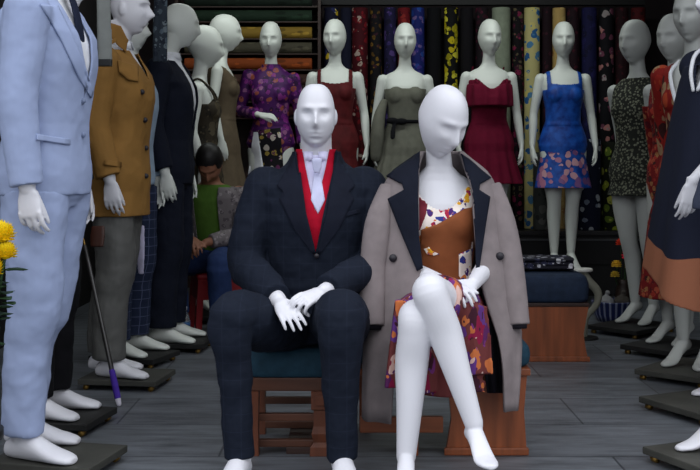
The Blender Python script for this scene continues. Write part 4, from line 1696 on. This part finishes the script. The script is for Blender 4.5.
# ------------------------------------------------------------------ the shopkeeper on a stool, in the dim corner
def shopkeeper():
    loc = V((-.79, 6.30, 0))
    st = thing('stool', 'red plastic stool under the crouched person in the dim corner', 'stool', loc, .3)
    redp = plain('red_plastic', (128, 14, 24), .45, .1, 5)
    obj('seat', box_mesh((0, 0, .345), (.30, .30, .03), None, .012), redp, st)
    for sx in (-1, 1):
        for sy in (-1, 1):
            S = Solid()
            S.loft([[V((sx * (.125 + .02 * (1 - t)) + a * .018, sy * (.125 + .02 * (1 - t)) + b * .018, .335 * t)) for a, b in ((-1, -1), (1, -1), (1, 1), (-1, 1))] for t in (0, .5, 1)])
            obj('leg', to_mesh(S.bm), redp, st, False)
    for a in range(4):
        R = Matrix.Rotation(a * PI / 2, 3, 'Z')
        obj('apron', box_mesh(R @ V((0, -.137, .27)), (.25, .016, .12) if a % 2 == 0 else (.016, .25, .12), None, .003), redp, st, False)
    root = thing('person', 'person with black hair in grey cardigan, green shirt and jeans seated on red stool', 'person', loc, -.25)
    skin = plain('skin', (128, 86, 66), .55, .05, 8)
    sh_ = {-1: V((-.16, -.10, .83)), 1: V((.16, -.08, .83))}
    el = {-1: V((-.22, -.16, .60)), 1: V((.22, -.15, .60))}
    wr = {-1: V((-.03, -.36, .585)), 1: V((.06, -.34, .56))}
    hip = {-1: V((-.09, .03, .43)), 1: V((.09, .03, .43))}
    kn = {-1: V((-.14, -.36, .45)), 1: V((.15, -.36, .45))}
    an = {-1: V((-.11, -.30, .08)), 1: V((.13, -.30, .08))}
    T = [(.36, .13, .11, .03), (.42, .165, .13, .03), (.50, .155, .12, .015), (.60, .145, .11, -.03), (.70, .155, .11, -.06), (.80, .17, .10, -.09), (.85, .15, .075, -.10), (.88, .09, .06, -.11), (.90, .055, .055, -.12), (.96, .05, .052, -.15)]
    S = Solid()
    S.sect(T)
    hc = V((.02, -.19, 1.0))
    R = rot_yp(.15, .85)
    head(S, hc, R, 'male', .88)
    S.tube([(0, -.11, .87), (0, -.14, .92), hc], (.052, .05, .05), 16, 3)
    for x in (-1, 1):
        S.tube([sh_[x], sh_[x].lerp(el[x], .5), el[x], el[x].lerp(wr[x], .4), wr[x]], (.05, .044, .037, .035, .024), 14, 3)
        hand(S, wr[x], (-x * .5, -.6, -.3), (0, .3, -1), (-x, -.3, .4), .88, (.4, .5, .4))
        S.tube([hip[x], hip[x].lerp(kn[x], .5), kn[x], kn[x].lerp(an[x], .35), an[x]], (.085, .075, .055, .05, .034), 16, 3)
        foot(S, V((an[x].x, an[x].y, 0)), (x * .2, -1, 0), (0, 0, 1), 'male', .9)
    obj('body', S.build(.005, 3), skin, root)
    S = Solid()
    S.ell(hc + R @ V((0, .022, .030)), (.080, .094, .098), R)
    S.ell(hc + R @ V((0, .085, -.03)), (.05, .05, .06), R)
    mh = S.build(.005, 3)
    carve(mh, lambda q: (R.transposed() @ (q - hc)).y < -.045 and (R.transposed() @ (q - hc)).z < .055)
    obj('hair', mh, plain('black_hair', (16, 13, 13), .5, .2, 40), root)
    S = Solid()
    S.sect(sec_range(T, .44, .885, .014, 14))
    obj('shirt', S.build(.006, 4), cloth('lime_shirt', (70, 100, 38), .4), root)
    S = Solid()
    S.sect(sec_range(T, .42, .87, .030, 14))
    for x in (-1, 1):
        S.tube([sh_[x], sh_[x].lerp(el[x], .5), el[x], el[x].lerp(wr[x], .5), el[x].lerp(wr[x], .88)], (.068, .062, .056, .05, .042), 16, 3, caps=False)
        S.ell(sh_[x], (.066, .064, .066))
    me = S.build(.006, 4)
    carve(me, lambda q: (q.y < -.05 and abs(q.x) < .075 and q.z > .45 and q.y < -.10 and not (q.z < .66 and q.y < -.20)) or q.z > .872)
    cd = obj('cardigan', me, floral('grey_marl_knit', (104, 98, 100), [(128, 122, 124), (80, 74, 78)], 34, .4), root)
    md = cd.modifiers.new('thick', 'SOLIDIFY')
    md.thickness = .005
    S = Solid()
    S.sect(sec_range(T, .37, .50, .018, 6))
    for x in (-1, 1):
        S.tube([hip[x], hip[x].lerp(kn[x], .5), kn[x], kn[x].lerp(an[x], .4), kn[x].lerp(an[x], .82)], (.098, .09, .075, .068, .06), 18, 3, caps=False)
        S.ell(kn[x], (.074, .072, .07))
    rumple(obj('jeans', S.build(.007, 4), cloth('blue_denim', (38, 54, 92), .5), root), .012)


shopkeeper()

# water bottle standing on the floor
clear = Nodes('clear_plastic')
clear.b.inputs['Base Color'].default_value = (.8, .9, .95, 1)
clear.b.inputs['Transmission Weight'].default_value = .85
clear.b.inputs['Roughness'].default_value = .08
b = thing('water_bottle', 'small clear plastic water bottle on the floor by the red stool', 'bottle', (rpx(186, 5.98) + .0, 5.93, 0))
S = Solid()
S.sect([(0.0, .026, .026, 0), (.006, .031, .031, 0), (.05, .031, .031, 0), (.055, .028, .028, 0), (.06, .031, .031, 0), (.12, .031, .031, 0), (.15, .024, .024, 0), (.17, .013, .013, 0), (.185, .012, .012, 0)], 24, 2)
obj('bottle_body', to_mesh(S.bm), clear.m, b)
S = Solid()
S.sect([(.183, .015, .015, 0), (.20, .015, .015, 0), (.203, .012, .012, 0)], 20, 2)
obj('cap', to_mesh(S.bm), plain('white_cap', (200, 205, 215), .4), b)
S = Solid()
S.sect([(.07, .0318, .0318, 0), (.115, .0318, .0318, 0)], 24, 2)
obj('bottle_label', to_mesh(S.bm), plain('blue_label', (60, 100, 150), .5), b)

# slim stick leaning towards the grey trousers
tp, bt = P(85, 246, 4.54), P(119, 406, 4.345)
bt.z = .012
st = thing('stick', 'slim dark stick with purple lower end and white tip leaning by the grey trousers', 'stick', bt)
ax = tp - bt
seg = lambda a, b_: [ax * a, ax * ((a + b_) / 2), ax * b_]
S = Solid()
S.tube(seg(.15, 1.0), (.0105, .0095, .008), 14, 2)
obj('shaft', to_mesh(S.bm), plain('dark_lacquer', (46, 44, 44), .3, spec=.6), st)
S = Solid()
S.tube(seg(.035, .20), (.013, .014, .0125), 14, 2)
obj('purple_sleeve', to_mesh(S.bm), cloth('purple_wrap', (72, 48, 150), .3), st)
S = Solid()
S.tube(seg(0.0, .05), (.0105, .012, .012), 14, 2)
obj('white_tip', to_mesh(S.bm), plain('white_tip', (206, 202, 214), .5), st)
S = Solid()
S.tube(seg(.97, 1.05), (.006, .005, .003), 12, 2)
obj('pale_point', to_mesh(S.bm), brass, st)


# hanging from the rail over the left row: a grey strap and a mottled scarf
rl = obj('trim_2', box_mesh((-.93, 4.75, 2.62), (.04, 2.9, .04)), black_paint, None, False)
rl['kind'] = 'structure'
for sg, y in ((0, 3.4), (0, 6.1)):
    h_ = obj('trim_%d' % (3 if y < 4 else 4), box_mesh((-.93, y, 2.85), (.03, .03, .5 if y > 4.4 else .46)), black_paint, None, False)
    h_['kind'] = 'structure'


def hanging(name, label, cat, px0, px1, pxb, yb, Y, mat, x_top=-.93, w_top=.05, extra=None, folds=0):
    """a strip of cloth looped over the rail and hanging down on one side"""
    zb = py2z(yb, Y)
    xt0, xb0 = rpx((px0 + px1) / 2, Y), rpx(pxb, Y)
    w = (px1 - px0) / 2 * Y / FOC
    r = thing(name, label, cat, (xt0, Y, zb))
    S = Solid()
    rings = []
    for i in range(17):
        t = i / 16
        z = (2.655 - zb) * t
        xx = (xb0 - xt0) * (1 - t) + ((x_top + .03) - xt0) * max(0, (t - .55) / .45) ** 1.5
        ring = []
        for k in range(28):
            a = 2 * PI * k / 28
            ring.append(V((xx + .011 * math.sin(a) + folds * .010 * math.sin(3 * a + t * 5), w * math.cos(a) * (1 - .15 * t) if not folds else w * .6 * math.cos(a), z)))
        rings.append(ring)
    # turn wide side towards the aisle camera
    R = Matrix.Rotation(math.radians(-62), 3, 'Z')
    rings = [[V((c.x, 0, c.z)) + R @ (p - V((c.x, 0, c.z))) for p in rg] for rg, c in ((rg, sum(rg, V()) / len(rg)) for rg in rings)]
    S.loft(rings)
    b = obj('cloth_strip', S.build(.006, 3), mat, r)
    return r, xb0 - xt0


r, dx = hanging('hanging_strap', 'grey webbing strap with dark buckled end hanging before the tan coat', 'strap', 90, 106, 105, 66, 4.30, plain('grey_webbing', (122, 126, 124), .7, .1, 20))
obj('buckle', box_mesh((dx, -.012, .012), (.062, .026, .030), None, .004), plain('dark_buckle', (40, 42, 44), .4), r, False)
r, dx = hanging('scarf', 'dark blue-grey mottled scarf hanging beside the round bald head, left row', 'scarf', 150, 174, 160, 62, 5.25, floral('mottled_scarf', (44, 52, 62), [(78, 90, 100), (30, 36, 48), (100, 110, 116)], 30, .45), folds=1)

# ------------------------------------------------------------------ yellow chrysanthemums in the left corner
pl = thing('chrysanthemum', 'potted chrysanthemum with yellow blooms at the left edge by the blue suit', 'potted flower', (-1.16, 3.12, 0))
S = Solid()
S.sect([(0, .085, .085, 0), (.02, .09, .09, 0), (.18, .115, .115, 0), (.185, .125, .125, 0), (.21, .125, .125, 0), (.21, .105, .105, 0)], 32, 2)
obj('pot', to_mesh(S.bm), plain('black_pot', (26, 26, 26), .5), pl)
leafm = plain('dark_leaf', (32, 58, 26), .5, .3, 20)
yel = plain('yellow_petal', (240, 206, 10), .6, .1, 30)
loc = V((-1.16, 3.12, 0))
rnd = random.Random(3)
for (px, py, rr) in ((2, 234, .042), (6, 252, .036), (-8, 268, .04), (-14, 240, .042)):
    c = P(px, py, 3.10) - loc
    S = Solid()
    S.tube([(rnd.uniform(-.03, .03), rnd.uniform(-.03, .03), .18), (c.x * .6, c.y, .45), c], (.005, .005, .004), 8, 4)
    stem = obj('stem', to_mesh(S.bm), leafm, pl)
    for i in range(16):
        t = .15 + .78 * i / 16
        base = V((c.x * min(1, t * 1.2), c.y, .2 + (c.z - .24) * t))
        ang = i * 2.4 + px
        bm = bmesh.new()
        d_ = V((math.cos(ang), math.sin(ang), .25)).normalized()
        s_ = d_.cross(V((0, 0, 1))).normalized()
        L_ = rnd.uniform(.05, .08)
        pts = [(0, 0), (.25, .28), (.45, .22), (.6, .34), (.8, .2), (1, 0)]
        up_ = [bm.verts.new(base + d_ * (u * L_) + s_ * (v * L_) + V((0, 0, -.25 * L_ * u * u))) for u, v in pts]
        dn_ = [bm.verts.new(base + d_ * (u * L_) - s_ * (v * L_) + V((0, 0, -.25 * L_ * u * u))) for u, v in pts[1:-1]]
        mid = [up_[0]] + [bm.verts.new(base + d_ * (u * L_) + V((0, 0, -.006 - .25 * L_ * u * u))) for u, v in pts[1:-1]] + [up_[-1]]
        for i_ in range(len(pts) - 1):
            for side in (up_, [up_[0]] + dn_ + [up_[-1]]):
                q = [mid[i_], mid[i_ + 1], side[i_ + 1], side[i_]]
                u_ = []
                for v_ in q:
                    if v_ not in u_:
                        u_.append(v_)
                if len(u_) > 2:
                    bm.faces.new(u_)
        lf = obj('leaf', to_mesh(bm), leafm, stem)
        md = lf.modifiers.new('thick', 'SOLIDIFY')
        md.thickness = .0012
    bm = bmesh.new()
    for ring in range(9):
        el_ = -.5 + ring * .25
        n = max(5, int(20 * math.cos(el_ * .85)))
        for k in range(n):
            az = 2 * PI * (k + .5 * (ring % 2)) / n + rnd.uniform(-.1, .1)
            dd = V((math.cos(az) * math.cos(el_), math.sin(az) * math.cos(el_), math.sin(el_)))
            ss = dd.cross(V((0, 0, 1)))
            ss = ss.normalized() if ss.length > .01 else V((1, 0, 0))
            uu = ss.cross(dd)
            L_ = rr * (1.0 + rnd.uniform(-.12, .08))
            wv = rr * .17
            p0, p1, p2, p3 = dd * L_ * .3, dd * L_ * .7 + ss * wv, dd * L_ + uu * L_ * .12, dd * L_ * .7 - ss * wv
            pm = dd * L_ * .72 - uu * wv * .6
            vs = [bm.verts.new(c + q) for q in (p0, p1, p2, p3, pm)]
            bm.faces.new((vs[0], vs[1], vs[4]))
            bm.faces.new((vs[1], vs[2], vs[4]))
            bm.faces.new((vs[2], vs[3], vs[4]))
            bm.faces.new((vs[3], vs[0], vs[4]))
    bmesh.ops.create_icosphere(bm, subdivisions=2, radius=rr * .62, matrix=Matrix.Translation(c))
    obj('flower_head', to_mesh(bm), yel, pl, False)


# ------------------------------------------------------------------ small things by the rear bench
def folded(name, label, c, s, mat, n=3):
    r = thing(name, label, 'cloth', c)
    S = Solid()
    for k in range(n):
        h = s[2] / n
        z = h * (k + .5)
        S.tube([(-s[0] / 2 + h * .5, 0, z), (0, .004 * (k % 2), z), (s[0] / 2 - h * .5, 0, z)], (h * .56,) * 3, 24, 4, side=(0, 0, 1), flat=s[1] / h / 1.12)
    rumple(obj('folds', S.build(.006, 3), mat, r), .008, .05)
    return r


bz = .452
folded('folded_cloth', 'folded black and white printed cloth lying on the rear navy cushion', (rpx(538, 5.55), 5.57, bz), (.36, .26, .065), floral('black_white_print', (22, 22, 32), [(150, 150, 160), (190, 190, 196), (44, 46, 70)], 26, .42))
# pale hooked stand showing behind the cushion
hk = thing('display_stand', 'pale curved display stand with flat white top behind the rear navy cushion', 'stand', (rpx(588, 6.05), 6.05, 0))
S = Solid()
S.tube([(-.02, 0, .012), (-.01, 0, .12), (.05, 0, .20), (.055, 0, .27), (.0, 0, .335), (-.032, 0, .385)], (.018, .018, .02, .024, .026, .024), 14, 4)
obj('stem', S.build(.005, 3), plain('pale_grey_paint', (128, 128, 116), .5), hk)
S = Solid()
S.sect([(.385, .05, .04, 0, -.035), (.39, .062, .05, 0, -.035), (.402, .062, .05, 0, -.035), (.406, .055, .045, 0, -.035)], 24, 2.2)
obj('top_plate', to_mesh(S.bm), plain('white_paint', (206, 206, 200), .4), hk)
S = Solid()
S.sect([(0, .08, .08, 0, -.02), (.012, .075, .075, 0, -.02)], 28, 2)
obj('foot_plate', to_mesh(S.bm), plate_dark, hk)

# blue and white bowl with wrapped things in it
bw = thing('basin', 'dark blue and white striped basin on the floor right of the rear bench', 'basin', (rpx(613, 6.75), 6.75, 0))
s = Nodes('blue_white_stripes')
sep = s.n('SeparateXYZ')
s.l(s.tc.outputs['Object'], sep.inputs[0])
ang = s.math('ARCTAN2', sep.outputs[1], sep.outputs[0])
fr = s.math('FRACT', s.math('MULTIPLY', ang, 22 / (2 * PI)))
s.done(s.mix(s.math('LESS_THAN', fr, .35), lin((22, 32, 78)), lin((120, 126, 150))), .4)
bm = bmesh.new()
prof = [(.0, .07), (.0, .10), (.05, .125), (.12, .135), (.125, .14), (.13, .132), (.06, .118), (.015, .09), (.012, .0001)]
n = 40
rings = [[bm.verts.new((rr * math.cos(2 * PI * i / n), rr * math.sin(2 * PI * i / n), z)) for i in range(n)] for z, rr in prof]
for a, b_ in zip(rings, rings[1:]):
    for i in range(n):
        j = (i + 1) % n
        bm.faces.new((a[i], a[j], b_[j], b_[i]))
bm.faces.new(rings[0])
obj('bowl', to_mesh(bm), s.m, bw)
for i, (x, y, c_, lab) in enumerate(((-.05, -.02, (120, 120, 122), 'pale grey bundle in the striped basin, left one'), (.055, -.01, (60, 56, 52), 'dark brown bundle in the striped basin, right one'))):
    S = Solid()
    S.ell((0, 0, .055), (.055, .06, .05))
    S.tube([(0, 0, .09), (.004, 0, .108), (.01, 0, .12)], (.018, .012, .02), 10, 3)
    o = rumple(obj('cloth_bundle', S.build(.005, 3), cloth('bundle_cloth', c_, .5)), .008, .03)
    o.location = (rpx(613, 6.75) + x, 6.75 + y, .06)
    tag(o, lab, 'bundle')
# artificial red and gold bouquet
fb = thing('bouquet', 'bouquet of red and golden artificial flowers standing behind the right legs', 'flowers', (rpx(623, 7.25), 7.25, 0))
S = Solid()
S.sect([(0, .05, .05, 0), (.02, .055, .055, 0), (.14, .05, .05, 0), (.18, .035, .035, 0), (.21, .045, .045, 0)], 28, 2)
obj('vase', to_mesh(S.bm), plain('dark_vase', (40, 30, 26), .4), fb)
for i, (x, z, c_, rr) in enumerate(((.03, .37, (226, 30, 60), .045), (-.05, .31, (206, 160, 40), .035), (.045, .30, (190, 140, 36), .035), (-.02, .46, (200, 50, 20), .035), (.02, .55, (190, 40, 18), .030), (-.06, .24, (170, 140, 40), .032))):
    S = Solid()
    S.tube([(x * .3, 0, .15), (x * .8, -.01, z * .8), (x, -.02, z)], (.004,) * 3, 8, 3)
    stem = obj('stem', to_mesh(S.bm), leafm, fb)
    bm = bmesh.new()
    for ring in range(4):
        for k in range(7):
            az = 2 * PI * (k + ring * .5) / 7
            el_ = -.2 + ring * .42
            dd = V((math.cos(az) * math.cos(el_), math.sin(az) * math.cos(el_), math.sin(el_)))
            bmesh.ops.create_uvsphere(bm, u_segments=8, v_segments=6, radius=1, matrix=Matrix.Translation(V((x, -.02, z)) + dd * rr * .6) @ dd.to_track_quat('Z', 'Y').to_matrix().to_4x4() @ Matrix.Diagonal((rr * .38, rr * .14, rr * .5, 1)))
    obj('flower_head', to_mesh(bm), plain('petal', c_, .6), stem)
